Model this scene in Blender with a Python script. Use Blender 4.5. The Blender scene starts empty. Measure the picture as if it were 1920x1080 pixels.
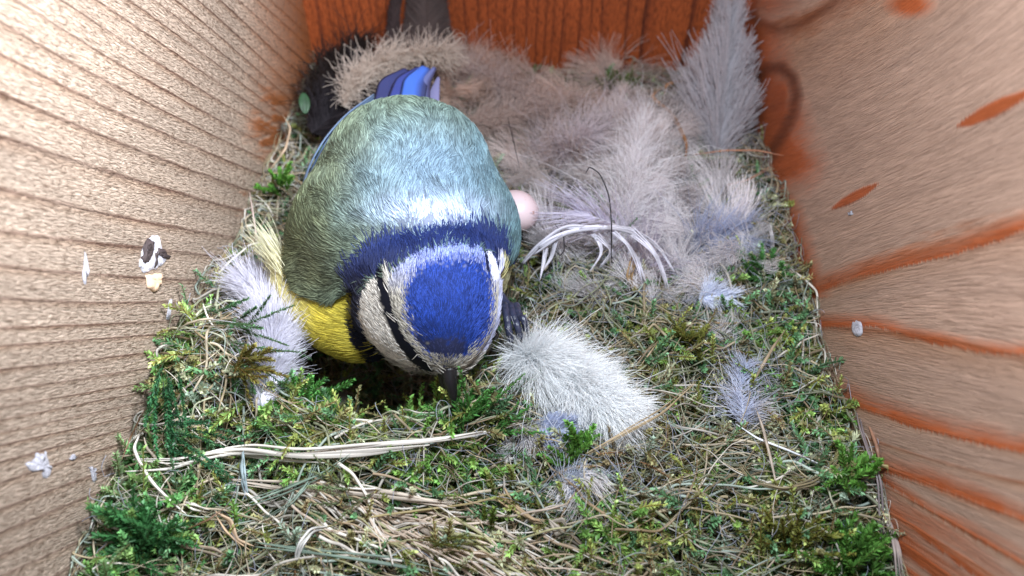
import bpy, math, random
import numpy as np
from mathutils import Vector

rng = np.random.default_rng(11)
random.seed(11)
C = bpy.context.scene.collection
scn = bpy.context.scene
scn.unit_settings.system = 'METRIC'
scn.unit_settings.scale_length = 0.01          # one unit is one centimetre

# ------------------------------------------------------------------ camera
FPX = 1500.0
D0 = 18.7
PITCH = math.radians(44.4)
CP = np.array([0.0, -D0*math.cos(PITCH), D0*math.sin(PITCH)])
RT = np.array([1.0, 0.0, 0.0])
FW = np.array([0.0, math.cos(PITCH), -math.sin(PITCH)])
UP = np.array([0.0, math.sin(PITCH), math.cos(PITCH)])
cam_d = bpy.data.cameras.new('camera')
cam = bpy.data.objects.new('camera', cam_d)
C.objects.link(cam)
cam.location = CP
cam.rotation_euler = (math.pi/2 - PITCH, 0, 0)
cam_d.sensor_fit = 'HORIZONTAL'
cam_d.sensor_width = 36
cam_d.lens = FPX/1920*36
cam_d.clip_start = 0.1
cam_d.clip_end = 500
cam_d.dof.use_dof = True
cam_d.dof.focus_distance = 15.6
cam_d.dof.aperture_fstop = 0.17
scn.camera = cam

# ------------------------------------------------------------------ light
world = bpy.data.worlds.new('World')
scn.world = world
world.use_nodes = True
bg = world.node_tree.nodes['Background']
bg.inputs[0].default_value = (0.75, 0.83, 1.0, 1)
bg.inputs[1].default_value = 0.36

def area(name, loc, target, size, power, col, spread=180):
    d = bpy.data.lights.new(name, 'AREA')
    d.shape = 'DISK'; d.size = size; d.energy = power; d.color = col
    d.spread = math.radians(spread)
    o = bpy.data.objects.new(name, d); C.objects.link(o)
    o.location = loc
    o.rotation_euler = (Vector(target)-Vector(loc)).to_track_quat('-Z', 'Y').to_euler()
    return o
area('top_lamp', (1.3, -7.2, 16.6), (0.2, -1.0, 0), 2.4, 4500, (0.82, 0.90, 1.0))
area('side_lamp', (5.2, -3.5, 17.0), (-7.0, -0.5, 8.5), 2.0, 2400, (0.90, 0.94, 1.0), 75)

scn.view_settings.view_transform = 'Standard'
scn.view_settings.look = 'None'
scn.view_settings.exposure = 0
scn.view_settings.gamma = 1
scn.view_settings.use_curve_mapping = False

# ------------------------------------------------------------------ helpers
def ray(px, py):
    return FW + RT*((px-960)/FPX) + UP*((540-py)/FPX)
def U(px, py, d):
    return CP + ray(px, py)*d
def proj(P):
    q = P - CP
    d = q@FW
    return 960+FPX*(q@RT)/d, 540-FPX*(q@UP)/d, d
def vnoise(x, y, seed=0):
    xi = np.floor(x).astype(np.int64); yi = np.floor(y).astype(np.int64)
    xf = x-xi; yf = y-yi
    def h(a, b):
        n = (a*374761393 + b*668265263 + seed*974634777) & 0x7fffffff
        n = ((n ^ (n >> 13))*1274126177) & 0x7fffffff
        return ((n ^ (n >> 16)) & 0xffff)/65535.0
    u = xf*xf*(3-2*xf); v = yf*yf*(3-2*yf)
    return (h(xi, yi)*(1-u)+h(xi+1, yi)*u)*(1-v) + (h(xi, yi+1)*(1-u)+h(xi+1, yi+1)*u)*v
def fbm(x, y, seed=0, n=3):
    s = 0; a = 1; t = 0
    for i in range(n):
        s = s + a*vnoise(x*2**i, y*2**i, seed+i); t += a; a *= .5
    return s/t
def H(x, y):
    x = np.asarray(x, float); y = np.asarray(y, float)
    z = (fbm(x*.55+9, y*.55+5, 3)-.5)*1.2 + (fbm(x*1.9, y*1.9, 7)-.5)*.75
    r = np.sqrt(((x+2.65)/2.95)**2 + ((y+.55)/3.75)**2)
    s = np.clip(1-r, 0, 1)
    z = z - 2.6*np.clip(s*2.8, 0, 1)**1.2 - .9*np.exp(-((x+.1)/.9)**2-((y-5.4)/1.0)**2)
    z = z + .5*np.exp(-((r-1.14)/.16)**2)*np.clip(-y/1.5, 0, 1)
    z = z + 1.0*np.exp(-((x+6.6)/1.1)**2-((y+2.6)/1.5)**2)
    z = z + .35*np.exp(-((x+6.2)/1.0)**2-((y+6.0)/1.2)**2)
    return z
def S(px, py, h=0.0):
    r = ray(px, py)
    t = CP[2]/-r[2]
    for i in range(12):
        p = CP+r*t
        z = float(H(p[0], p[1]))+h
        t2 = (CP[2]-z)/-r[2]
        t = t*.5+t2*.5
    return CP+r*t
def norm(v):
    return v/(np.linalg.norm(v, axis=-1, keepdims=True)+1e-9)

def new_mesh(name, V, F, mat=None, parent=None, smooth=False, cols=None, uv=None):
    me = bpy.data.meshes.new(name)
    V = np.asarray(V, dtype=np.float32)
    if isinstance(F, np.ndarray):
        k = F.shape[1]
        me.vertices.add(len(V)); me.vertices.foreach_set('co', V.ravel())
        me.loops.add(F.size); me.loops.foreach_set('vertex_index', F.astype(np.int32).ravel())
        me.polygons.add(len(F)); me.polygons.foreach_set('loop_start', np.arange(0, F.size, k, dtype=np.int32))
        me.update(calc_edges=True)
    else:
        me.from_pydata([tuple(v) for v in V], [], F)
    if smooth:
        me.polygons.foreach_set('use_smooth', np.ones(len(me.polygons), dtype=bool))
    if cols is not None:
        a = me.color_attributes.new('col', 'FLOAT_COLOR', 'POINT')
        c = np.ones((len(V), 4), dtype=np.float32); c[:, :3] = cols
        a.data.foreach_set('color', c.ravel())
    if uv is not None:
        l = me.uv_layers.new(name='grain')
        li = np.empty(len(me.loops), dtype=np.int32); me.loops.foreach_get('vertex_index', li)
        l.data.foreach_set('uv', np.asarray(uv, np.float32)[li].ravel())
    if mat: me.materials.append(mat)
    me.validate(); me.update()
    o = bpy.data.objects.new(name, me); C.objects.link(o)
    if parent: o.parent = parent
    return o
def tag(o, label=None, cat=None, group=None, kind=None):
    if label: o['label'] = label
    if cat: o['category'] = cat
    if group: o['group'] = group
    if kind: o['kind'] = kind
    return o
def empty(name, loc, label, cat, group=None):
    o = bpy.data.objects.new(name, None); C.objects.link(o)
    o.location = loc; o.empty_display_size = .3
    bpy.context.view_layer.update()
    return tag(o, label, cat, group)
def adopt(ch, par):
    """parent keeping world coordinates of the mesh data"""
    ch.parent = par
    ch.location = -Vector(par.location)
    return ch
def hair(name, P, rad, col, mat):
    """P: n,k,3 points; rad: n,k radii; col: n,3 colours"""
    n, k = P.shape[:2]
    cu = bpy.data.hair_curves.new(name)
    cu.add_curves([k]*n)
    cu.points.foreach_set('position', P.astype(np.float32).ravel())
    a = cu.attributes.get('radius') or cu.attributes.new('radius', 'FLOAT', 'POINT')
    a.data.foreach_set('value', rad.astype(np.float32).ravel())
    c = cu.attributes.new('col', 'FLOAT_COLOR', 'CURVE')
    cc = np.ones((n, 4), np.float32); cc[:, :3] = col
    c.data.foreach_set('color', cc.ravel())
    cu.materials.append(mat)
    o = bpy.data.objects.new(name, cu); C.objects.link(o)
    return o

# ------------------------------------------------------------------ materials
class NT:
    def __init__(s, name):
        s.m = bpy.data.materials.new(name); s.m.use_nodes = True
        s.t = s.m.node_tree; s.n = s.t.nodes; s.n.clear()
        s.out = s.n.new('ShaderNodeOutputMaterial')
    def add(s, typ, **kw):
        n = s.n.new('ShaderNode'+typ)
        for k, v in kw.items():
            if k.startswith('i_'):
                key = k[2:]
                key = int(key) if key.isdigit() else key.replace('_', ' ')
                if isinstance(v, bpy.types.NodeSocket): s.t.links.new(v, n.inputs[key])
                else: n.inputs[key].default_value = v
            else: setattr(n, k, v)
        return n
    def math(s, op, a, b=0.0, c=None):
        n = s.n.new('ShaderNodeMath'); n.operation = op
        for i, v in enumerate([a, b] + ([c] if c is not None else [])):
            if isinstance(v, bpy.types.NodeSocket): s.t.links.new(v, n.inputs[i])
            else: n.inputs[i].default_value = v
        return n.outputs[0]
    def ramp(s, fac, stops, interp='LINEAR'):
        n = s.n.new('ShaderNodeValToRGB'); s.t.links.new(fac, n.inputs[0])
        e = n.color_ramp.elements; n.color_ramp.interpolation = interp
        while len(e) < len(stops): e.new(.5)
        for el, (p, c) in zip(e, stops):
            el.position = p; el.color = tuple(c)+(1,) if len(c) == 3 else c
        return n.outputs[0]
    def mix(s, f, a, b, mode='MIX'):
        n = s.n.new('ShaderNodeMix'); n.data_type = 'RGBA'; n.blend_type = mode
        for i, v in zip((0, 6, 7), (f, a, b)):
            if isinstance(v, bpy.types.NodeSocket): s.t.links.new(v, n.inputs[i])
            else: n.inputs[i].default_value = v if i == 0 else tuple(v)+(1,)
        return n.outputs[2]
    def link(s, a, b): s.t.links.new(a, b)
    def finish(s, sh):
        s.t.links.new(sh, s.out.inputs[0]); return s.m

def attr_mat(name, rough=.7, trans=.25, spec=.3, noise=None):
    t = NT(name)
    a = t.add('Attribute', attribute_name='col')
    c = a.outputs['Color']
    if noise:
        nz = t.add('TexNoise', i_Scale=noise)
        v = t.math('MULTIPLY_ADD', nz.outputs[0], 1.2, .4)
        c = t.mix(1.0, c, v, 'MULTIPLY')
    p = t.add('BsdfPrincipled', i_Base_Color=c, i_Roughness=rough)
    p.inputs['Specular IOR Level'].default_value = spec
    tr = t.add('BsdfTranslucent', i_Color=c)
    m = t.add('MixShader', i_0=trans, i_1=p.outputs[0], i_2=tr.outputs[0])
    return t.finish(m.outputs[0])
M_plume = attr_mat('plumage', .6, .12, .25)
M_down = attr_mat('down', .8, .4, .1)
M_moss = attr_mat('moss_leaf', .45, .3, .45)
M_straw = attr_mat('straw', .5, .15, .45, 2.2)

def simple(name, col, rough=.5, spec=.5, bump=0, scale=5, var=.0):
    t = NT(name)
    c = col
    if var:
        nz = t.add('TexNoise', i_Scale=scale, i_Detail=5.0)
        c = t.ramp(nz.outputs[0], [(.3, tuple(x*(1-var) for x in col)), (.7, tuple(min(1, x*(1+var)) for x in col))])
    p = t.add('BsdfPrincipled', i_Roughness=rough)
    p.inputs['Specular IOR Level'].default_value = spec
    if isinstance(c, tuple): p.inputs['Base Color'].default_value = c+(1,)
    else: t.link(c, p.inputs['Base Color'])
    if bump:
        nz = t.add('TexNoise', i_Scale=scale*2, i_Detail=6.0)
        b = t.add('Bump', i_Strength=bump, i_Distance=.05, i_Height=nz.outputs[0])
        t.link(b.outputs[0], p.inputs['Normal'])
    return t.finish(p.outputs[0])

def wood(name, pale, mid, late, red, bump=.8, fine=1.0, fs=(3.6, 16.0), fc=1.0):
    """sawn softwood: grain UV (u along the grain in cm, v = growth ring number); 'stain' = resinous figure"""
    t = NT(name)
    uv = t.add('UVMap', uv_map='grain')
    sx = t.add('SeparateXYZ', i_0=uv.outputs[0])
    u, v = sx.outputs[0], sx.outputs[1]
    # cm scale coordinates for fibres
    geo = t.add('Attribute', attribute_name='cmv')
    w = geo.outputs['Fac']
    cx = t.add('CombineXYZ', i_0=t.math('MULTIPLY', u, 1.6), i_1=t.math('MULTIPLY', w, 9.0))
    n1 = t.add('TexNoise', i_Vector=cx.outputs[0], i_Scale=1.0*fine, i_Detail=6.0, i_Roughness=.65)
    cx2 = t.add('CombineXYZ', i_0=t.math('MULTIPLY', u, fs[0]), i_1=t.math('MULTIPLY', w, fs[1]))
    n2 = t.add('TexNoise', i_Vector=cx2.outputs[0], i_Scale=1.15*fine, i_Detail=4.0, i_Roughness=.65, i_Distortion=.5)
    cx3 = t.add('CombineXYZ', i_0=t.math('MULTIPLY', u, .25), i_1=t.math('MULTIPLY', w, 3.0))
    n3 = t.add('TexNoise', i_Vector=cx3.outputs[0], i_Scale=1.0, i_Detail=3.0)
    wob = t.math('MULTIPLY', t.math('SUBTRACT', n1.outputs[0], .5), .16)
    ring = t.math('FRACT', t.math('ADD', v, wob))
    base = t.ramp(ring, [(0.0, late), (.035, late), (.10, mid), (.36, pale), (.93, pale), (.985, late), (1.0, late)])
    cl_ = t.add('CombineXYZ', i_0=t.math('MULTIPLY', u, .35), i_1=t.math('MULTIPLY', t.math('FLOOR', v), 7.31))
    nl_ = t.add('TexNoise', i_Vector=cl_.outputs[0], i_Scale=1.0, i_Detail=2.0)
    wk = t.ramp(nl_.outputs[0], [(.35, (.5, .5, .5)), (.6, (0, 0, 0))])
    base = t.mix(wk, base, pale)
    st = t.add('Attribute', attribute_name='stain')
    stf = t.math('ADD', st.outputs['Fac'], t.math('MULTIPLY', t.math('SUBTRACT', n2.outputs[0], .5), .6))
    stf = t.ramp(stf, [(.25, (0, 0, 0)), (.75, (1, 1, 1))])
    stf2 = t.math('MULTIPLY', stf, 1.0)
    base = t.mix(stf2, base, red)
    dk = t.add('Attribute', attribute_name='dark')
    base = t.mix(t.math('MULTIPLY', dk.outputs['Fac'], .85), base, tuple(x*.35 for x in red))
    tone = t.ramp(n3.outputs[0], [(.3, (.86, .84, .82)), (.7, (1.08, 1.05, 1.02))])
    base = t.mix(1.0, base, tone, 'MULTIPLY')
    fib = t.ramp(n2.outputs[0], [(.34, (.48, .42, .38)), (.48, (.95, .95, .95)), (.66, (1.4, 1.42, 1.46))])
    ff = t.math('MULTIPLY', t.math('SUBTRACT', 1.0, t.math('MULTIPLY', stf2, .45)), fc)
    base = t.mix(ff, base, t.mix(1.0, base, fib, 'MULTIPLY'))
    p = t.add('BsdfPrincipled', i_Base_Color=base, i_Roughness=.62)
    p.inputs['Specular IOR Level'].default_value = .35
    edge = t.ramp(ring, [(0, (0, 0, 0)), (.04, (.2, .2, .2)), (.3, (.55, .55, .55)), (.9, (1, 1, 1)), (.97, (.8, .8, .8)), (1, (0, 0, 0))])
    hgt = t.math('ADD', t.math('MULTIPLY', t.math('MULTIPLY', n2.outputs[0], ff), 1.0), t.math('MULTIPLY', edge, .35))
    hgt = t.math('ADD', hgt, t.math('MULTIPLY', n1.outputs[0], .35))
    b = t.add('Bump', i_Strength=bump, i_Distance=.16, i_Height=hgt)
    t.link(b.outputs[0], p.inputs['Normal'])
    return t.finish(p.outputs[0])

M_woodL = wood('sawn_pine', (.45, .355, .28), (.35, .245, .175), (.15, .085, .06), (.30, .10, .03), 1.0, 1, (4.5, 30.0))
M_woodR = wood('sawn_larch', (.52, .35, .265), (.50, .30, .20), (.40, .16, .075), (.44, .105, .03), .85, 1, (1.5, 34.0), .5)
M_woodB = wood('red_larch', (.30, .066, .016), (.22, .046, .012), (.10, .021, .008), (.3, .05, .01), .35)

# ------------------------------------------------------------------ nest box
box = empty('nest_box', (0, 9.9, -3), 'open wooden nest box with pale left side, red back and orange banded right side', 'nest box')
ZB, ZT = -3.0, 15.5
LA, LB = np.array([-6.3, 9.9]), np.array([-7.31, -6.24])
RA, RB = np.array([7.2, 9.9]), np.array([6.65, -7.04])
def wall_hit(px, py, A, B):
    r = ray(px, py); d = B-A
    # CP.xy + r.xy t = A + d s
    m = np.array([[r[0], -d[0]], [r[1], -d[1]]]); b = A-CP[:2]
    t, s = np.linalg.solve(m, b)
    return CP+r*t
def line_table_v(px, py, xs, tab):
    """ring number of chart position given growth line heights at three columns"""
    tab = np.array(tab, float)
    x0, x1, x2 = xs
    l0 = (px-x1)*(px-x2)/((x0-x1)*(x0-x2)); l1 = (px-x0)*(px-x2)/((x1-x0)*(x1-x2)); l2 = (px-x0)*(px-x1)/((x2-x0)*(x2-x1))
    lin = (px < min(xs)) | (px > max(xs))
    Y = tab[:, 0][:, None]*l0+tab[:, 1][:, None]*l1+tab[:, 2][:, None]*l2
    # straight continuation outside
    sA = (tab[:, 1]-tab[:, 0])/(x1-x0); sB = (tab[:, 2]-tab[:, 1])/(x2-x1)
    Ya = tab[:, 0][:, None]+sA[:, None]*(px-x0); Yb = tab[:, 2][:, None]+sB[:, None]*(px-x2)
    Y = np.where(px < x0, Ya, np.where(px > x2, Yb, Y))
    Y = np.maximum.accumulate(Y+np.arange(len(tab))[:, None]*1e-3, axis=0)
    k = (Y < py).sum(axis=0)
    k0 = np.clip(k-1, 0, len(tab)-2)
    i = np.arange(len(px))
    f = (py-Y[k0, i])/np.maximum(Y[k0+1, i]-Y[k0, i], 1.0)
    return k0+np.clip(f, -12, 12)
LT = [(-560, -270, -52), (-500, -230, -20), (-450, -190, 12), (-410, -165, 33), (-360, -130, 68), (-320, -98, 100), (-270, -60, 138), (-230, -24, 165),
      (-200, 8, 186), (-160, 41, 208), (-125, 80, 228), (-80, 120, 253), (-20, 163, 282), (40, 204, 309), (100, 246, 338), (173, 296, 375),
      (254, 350, 411), (353, 421, 458), (432, 468, 490), (498, 522, 526), (558, 567, 556), (615, 602, 588), (648, 626, 606), (693, 658, 628),
      (732, 687, 652), (764, 712, 673), (787, 729, 690), (812, 747, 702), (834, 767, 716), (866, 786, 730), (905, 808, 745), (954, 845, 768),
      (998, 876, 790), (1042, 912, 818), (1080, 946, 846), (1135, 975, 865), (1180, 1010, 890), (1230, 1050, 920), (1290, 1090, 950)]
RTB = [(-700, -900, -1400), (-420, -560, -900), (-150, -260, -600), (55, -20, -330), (600, 523, 435), (612, 614, 668), (700, 763, 850), (738, 812, 905), (775, 852, 975), (800, 882, 1060),
       (840, 925, 1120), (880, 965, 1190), (930, 1010, 1240), (990, 1060, 1300), (1050, 1130, 1400), (1120, 1220, 1500)]
def seg_d(px, py, pts):
    d = np.full(len(px), 1e9); s = np.zeros(len(px))
    for i, ((x0, y0), (x1, y1)) in enumerate(zip(pts[:-1], pts[1:])):
        t = np.clip(((px-x0)*(x1-x0)+(py-y0)*(y1-y0))/((x1-x0)**2+(y1-y0)**2), 0, 1)
        q = np.hypot(px-x0-t*(x1-x0), py-y0-t*(y1-y0))
        s = np.where(q < d, i+t, s); d = np.minimum(d, q)
    return d, s
def wall(name, A, B, y_end, tab, xs, mat, inward, nu=420, nv=420, side='L'):
    d = (B-A)/np.linalg.norm(B-A)
    L = (A[1]-y_end)/abs(d[1])
    ss = np.linspace(0, L, nu); zz = np.linspace(ZB, ZT, nv)
    s, z = np.meshgrid(ss, zz); s = s.ravel(); z = z.ravel()
    P = np.stack([A[0]+d[0]*s, A[1]+d[1]*s, z], 1)
    q = P-CP; dep = np.maximum(q@FW, 1.5)
    px = 960+FPX*(q@RT)/dep; py = 540-FPX*(q@UP)/dep
    if side == 'L': pxc = np.clip(px, -900, 900)
    else: pxc = np.clip(px, 1100, 2800)
    pyc = np.clip(py, -1500, 2500)
    v = line_table_v(pxc, pyc, xs, tab)
    VP = np.array([890, 520]) if side == 'L' else np.array([1040, 560])
    # along grain distance and cm across: rotate wall coordinates
    gp = np.array([VP[0], VP[1]])
    g = ray(gp[0], gp[1])
    g2 = np.array([abs(g@np.append(d, 0)), -abs(g[2])]); g2 /= np.linalg.norm(g2)
    # s increases towards the viewer, so grain runs away and down: (-s, -z)
    u = -s*g2[0]+z*g2[1]
    w = np.interp(v, np.arange(len(tab)), np.cumsum([0]+[max(.05, (tab[i+1][1]-tab[i][1])*.0085) for i in range(len(tab)-1)]))
    if side == 'R':   # bring the fibres parallel to the growth lines
        pass
    stain = np.zeros(len(px)); dark = np.zeros(len(px))
    n = fbm(px*.02, py*.02, 5)
    if side == 'L':
        # orange tone towards the back corner and brown smudges by the moss
        stain = np.clip((px-390)/190, 0, 1)*.75*np.clip((330-py)/60, 0, 1) + .5*np.exp(-((px-505)/35)**2-((py-240)/70)**2)*np.clip((fbm(px*.04, py*.09, 15)-.35)*4, 0, 1)
        for (x, y, rx, ry) in [(450, 400, 14, 8), (478, 395, 10, 8), (455, 365, 12, 7), (295, 832, 16, 12), (360, 680, 25, 20), (225, 990, 30, 22), (255, 1045, 40, 30), (500, 250, 14, 18), (440, 470, 10, 20)]:
            e = np.exp(-((px-x)/rx)**2-((py-y)/ry)**2)
            e = e*np.clip((fbm(px*.08, py*.12, 16)-.3)*4, 0, 1)
            stain = np.maximum(stain, e*.7); dark = np.maximum(dark, e*.5)
    else:
        # resin bands just above the growth lines
        f = v-np.floor(v)
        wide = ((v > 4) & (v < 30))
        # band above line A: distance to line in px
        for pts, wd in [([(1500, 560), (1610, 522), (1700, 500), (1790, 480), (1920, 433), (2100, 370)], 60),
                        ([(1500, 612), (1640, 614), (1740, 642), (1830, 662), (1920, 668), (2100, 675)], 46),
                        ([(1580, 752), (1620, 768), (1720, 803), (1820, 830), (1920, 850), (2100, 890)], 70),
                        ([(1640, 880), (1750, 912), (1850, 950), (1920, 978), (2100, 1040)], 60),
                        ([(1650, 900), (1760, 970), (1850, 1022), (1920, 1062), (2100, 1160)], 34),
                        ([(1660, 950), (1760, 1030), (1830, 1080), (1950, 1160)], 40), ([(1680, 1020), (1760, 1090), (1830, 1160)], 40)]:
            yl = np.interp(px, [p[0] for p in pts], [p[1] for p in pts])
            dd = yl-py + (n-.5)*6
            e = np.where((dd > 0) & (dd < wd), (1-dd/wd)**1.1, 0)*(px > pts[0][0]-60)
            stain = np.maximum(stain, e*(.55+.6*n))
        # amber foot of the wall next to the nest
        edge = 1378+(py-135)*.330
        stain = np.maximum(stain, np.clip(1-(px-edge-30)/125, 0, 1)*np.clip((400-py)/90, 0, 1)*(.75+.5*fbm(px*.04, py*.04, 23)))
        stain = np.maximum(stain, np.clip(1-(px-edge-10)/55, 0, 1)*(.75+.5*(n-.5))*(py < 560))
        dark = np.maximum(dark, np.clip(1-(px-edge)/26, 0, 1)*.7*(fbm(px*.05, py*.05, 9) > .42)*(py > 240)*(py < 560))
        stain = np.maximum(stain, np.clip((90-py)/80, 0, 1)*np.clip((1560-px)/120, 0, 1)*.6)
        stain = np.maximum(stain, .9*np.exp(-((px-1705)/50)**2-((py-8)/28)**2))
        # knot ring
        dk, sk = seg_d(px, py, [(1420, 150), (1440, 130), (1465, 128), (1485, 145), (1493, 180), (1485, 215), (1468, 250), (1452, 275), (1440, 300)])
        dark = np.maximum(dark, np.clip(1.25-dk/13, 0, 1)**.6*1.05)
        dk, sk = seg_d(px, py, [(1400, 20), (1425, 42), (1462, 56), (1500, 45), (1560, 8), (1580, -10)])
        dark = np.maximum(dark, np.clip(1-dk/12, 0, 1)*.7)
        stain = np.maximum(stain, .75*np.clip((py-780)/200, 0, 1)*np.clip(1-(px-edge)/420, 0, 1)*fbm(v*3.1, px*.004, 33)*1.5)
        kn = np.exp(-((px-1448-(py-210)*-.1)/34)**4-((py-212)/78)**4)
        stain = np.maximum(stain, kn*.9); dark = np.maximum(dark, kn*(.22+.25*(fbm(px*.05, py*.02, 35))))
        # resin slits
        for a, b, wmax in [((1560, 392), (1645, 345), 11), ((1795, 238), (1935, 170), 17)]:
            dk, sk = seg_d(px, py, [a, b])
            e = np.clip(1-dk/(wmax*np.sin(np.pi*np.clip(sk*.92+.04, 0, 1))**.8+1e-3), 0, 1)
            e = e*(.7+.6*fbm(px*.09, py*.09, 19))
            stain = np.maximum(stain, np.clip(e*3, 0, .85)); dark = np.maximum(dark, np.clip(e*1.5, 0, .25)); dark = np.maximum(dark, .7*np.exp(-((e-.12)/.07)**2)*(py > np.interp(px, [a[0], b[0]], [a[1], b[1]])-1))
        # local fibre direction follows the growth lines
        w = v.copy(); 
        hh = np.interp(v, np.arange(len(tab)), np.cumsum([0, 3, 3, 3, 6.2, 1.0, 1.9, .7, .7, .7, .7, .7, .8, .8, .9, .9]))
        w = -hh
        u = -s*1.0*np.ones_like(s)
    nq = (nu-1)*(nv-1)
    i, j = np.meshgrid(np.arange(nu-1), np.arange(nv-1)); i = i.ravel(); j = j.ravel()
    a = j*nu+i
    F = np.stack([a, a+1, a+nu+1, a+nu], 1)
    if inward: F = F[:, ::-1]
    # backing board
    nrm = np.array([-d[1], d[0]]); nrm = nrm*(-1 if (nrm[0] > 0) == (side == 'L') else 1)
    k = [0, nu-1, nu*nv-1, nu*(nv-1)]
    back = P[k]+np.append(nrm, 0)*1.2
    V = np.vstack([P, back]); b0 = len(P)
    extra = [(b0, b0+1, b0+2, b0+3), (k[0], k[1], b0+1, b0), (k[1], k[2], b0+2, b0+1), (k[2], k[3], b0+3, b0+2), (k[3], k[0], b0, b0+3)]
    F = np.vstack([F, np.array(extra)])
    pad = lambda q: np.append(q, [q[0]]*4)
    o = new_mesh(name, V, F, mat, None, False, None, np.stack([pad(u), pad(v)], 1))
    for nm, arr in (('cmv', w), ('stain', stain), ('dark', dark)):
        at = o.data.attributes.new(nm, 'FLOAT', 'POINT'); at.data.foreach_set('value', pad(arr).astype(np.float32))
    return adopt(o, box)
o = wall('side_panel', LA, LB, -15.0, LT, (0, 300, 520), M_woodL, False, side='L')
o['label'] = 'pale rough sawn side panel with dark growth lines'
o = wall('side_panel', RA, RB, -15.0, RTB, (1420, 1600, 1920), M_woodR, True, side='R')
o['label'] = 'orange larch side panel with broad resin bands and a knot'
# back panel with upright grain
nx, nz = 300, 60
xx, zz = np.meshgrid(np.linspace(-7.5, 8.4, nx), np.linspace(ZB, ZT, nz)); xx = xx.ravel(); zz = zz.ravel()
P = np.stack([xx, np.full_like(xx, 9.9), zz], 1)
lx = [-7.6, -5.9, -5.6, -5.35, -5.1, -4.85, -4.6, -4.3, -4.1, -3.8, -3.5, -3.1, -2.8, -2.4, -2.0, -1.5, -1.05, -.75, -.45, -.2, .1, .5, .8, 1.05, 1.25, 1.5, 2.0, 2.35, 2.7, 3.6, 4.1, 5.4, 6.2, 6.8, 7.6, 8.6]
v = np.interp(xx+.06*np.sin(zz*.9+xx*1.7)+.02*zz*np.sin(xx*2), lx, np.arange(len(lx)))
i, j = np.meshgrid(np.arange(nx-1), np.arange(nz-1)); a = (j*nx+i).ravel()
F = np.stack([a, a+1, a+nx+1, a+nx], 1)
b0 = len(P); k = [0, nx-1, nx*nz-1, nx*(nz-1)]
V = np.vstack([P, P[k]+np.array([0, 1.2, 0])])
F = np.vstack([F, [(b0, b0+3, b0+2, b0+1), (k[0], b0, b0+1, k[1]), (k[1], b0+1, b0+2, k[2]), (k[2], b0+2, b0+3, k[3]), (k[3], b0+3, b0, k[0])]])
pad = lambda q: np.append(q, [q[0]]*4)
bk = new_mesh('back_panel', V, F, M_woodB, None, False, None, np.stack([pad(zz*1.2), pad(v)], 1))
for nm, arr in (('cmv', xx), ('stain', xx*0), ('dark', xx*0)):
    at = bk.data.attributes.new(nm, 'FLOAT', 'POINT'); at.data.foreach_set('value', pad(arr).astype(np.float32))
adopt(bk, box); bk['label'] = 'dark red back panel with upright grain'
V = [(-8.6, -15, -3.02), (8.6, -15, -3.02), (8.6, 11, -3.02), (-8.6, 11, -3.02), (-8.6, -15, -4.2), (8.6, -15, -4.2), (8.6, 11, -4.2), (-8.6, 11, -4.2)]
fl = new_mesh('floor_panel', V, [(0, 1, 2, 3), (7, 6, 5, 4), (0, 4, 5, 1), (1, 5, 6, 2), (2, 6, 7, 3), (3, 7, 4, 0)], simple('floor_wood', (.3, .17, .08), .7, .3, .4, 3, .3))
adopt(fl, box)

# ------------------------------------------------------------------ nest bedding
def xl(y): return LA[0]+(LB[0]-LA[0])*(y-LA[1])/(LB[1]-LA[1])
def xr(y): return RA[0]+(RB[0]-RA[0])*(y-RA[1])/(RB[1]-RA[1])
nx, ny = 220, 300
ty, tx = np.meshgrid(np.linspace(-10.5, 9.85, ny), np.linspace(0, 1, nx), indexing='ij')
gy = ty.ravel(); gx = (xl(gy)+.04)*(1-tx.ravel())+(xr(gy)-.04)*tx.ravel()
gz = H(gx, gy)-.28+(fbm(gx*6, gy*6, 21)-.5)*.35
i, j = np.meshgrid(np.arange(nx-1), np.arange(ny-1)); a = (j*nx+i).ravel()
F = np.stack([a, a+1, a+nx+1, a+nx], 1)
bc = np.array([.060, .048, .026])*(.5+fbm(gx*3, gy*3, 31)[:, None]*1.0)
grn = np.array([.035, .060, .014])*(.5+fbm(gx*3, gy*3, 41)[:, None]*1.0)
mk = np.clip((fbm(gx*.9, gy*.9, 51)-.42)*6, 0, 1)[:, None]
bed = new_mesh('nest_bedding', np.stack([gx, gy, gz], 1), F, attr_mat('bedding', .9, 0, .1, 4), None, True, bc*(1-mk)+grn*mk)
tag(bed, 'packed brown and green matted bedding filling the floor of the box', 'nest bedding', kind='structure')

# chart weight of moss, grass and fluff at a nest position
def chart(P): return proj(P)
def rand_nest(n, x0=-9, x1=9, y0=-9.5, y1=9.8):
    y = rng.uniform(y0, y1, n); u = rng.uniform(0, 1, n)
    x = xl(y)*(1-u)+xr(y)*u
    return np.stack([x, y, H(x, y)], 1)

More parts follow.
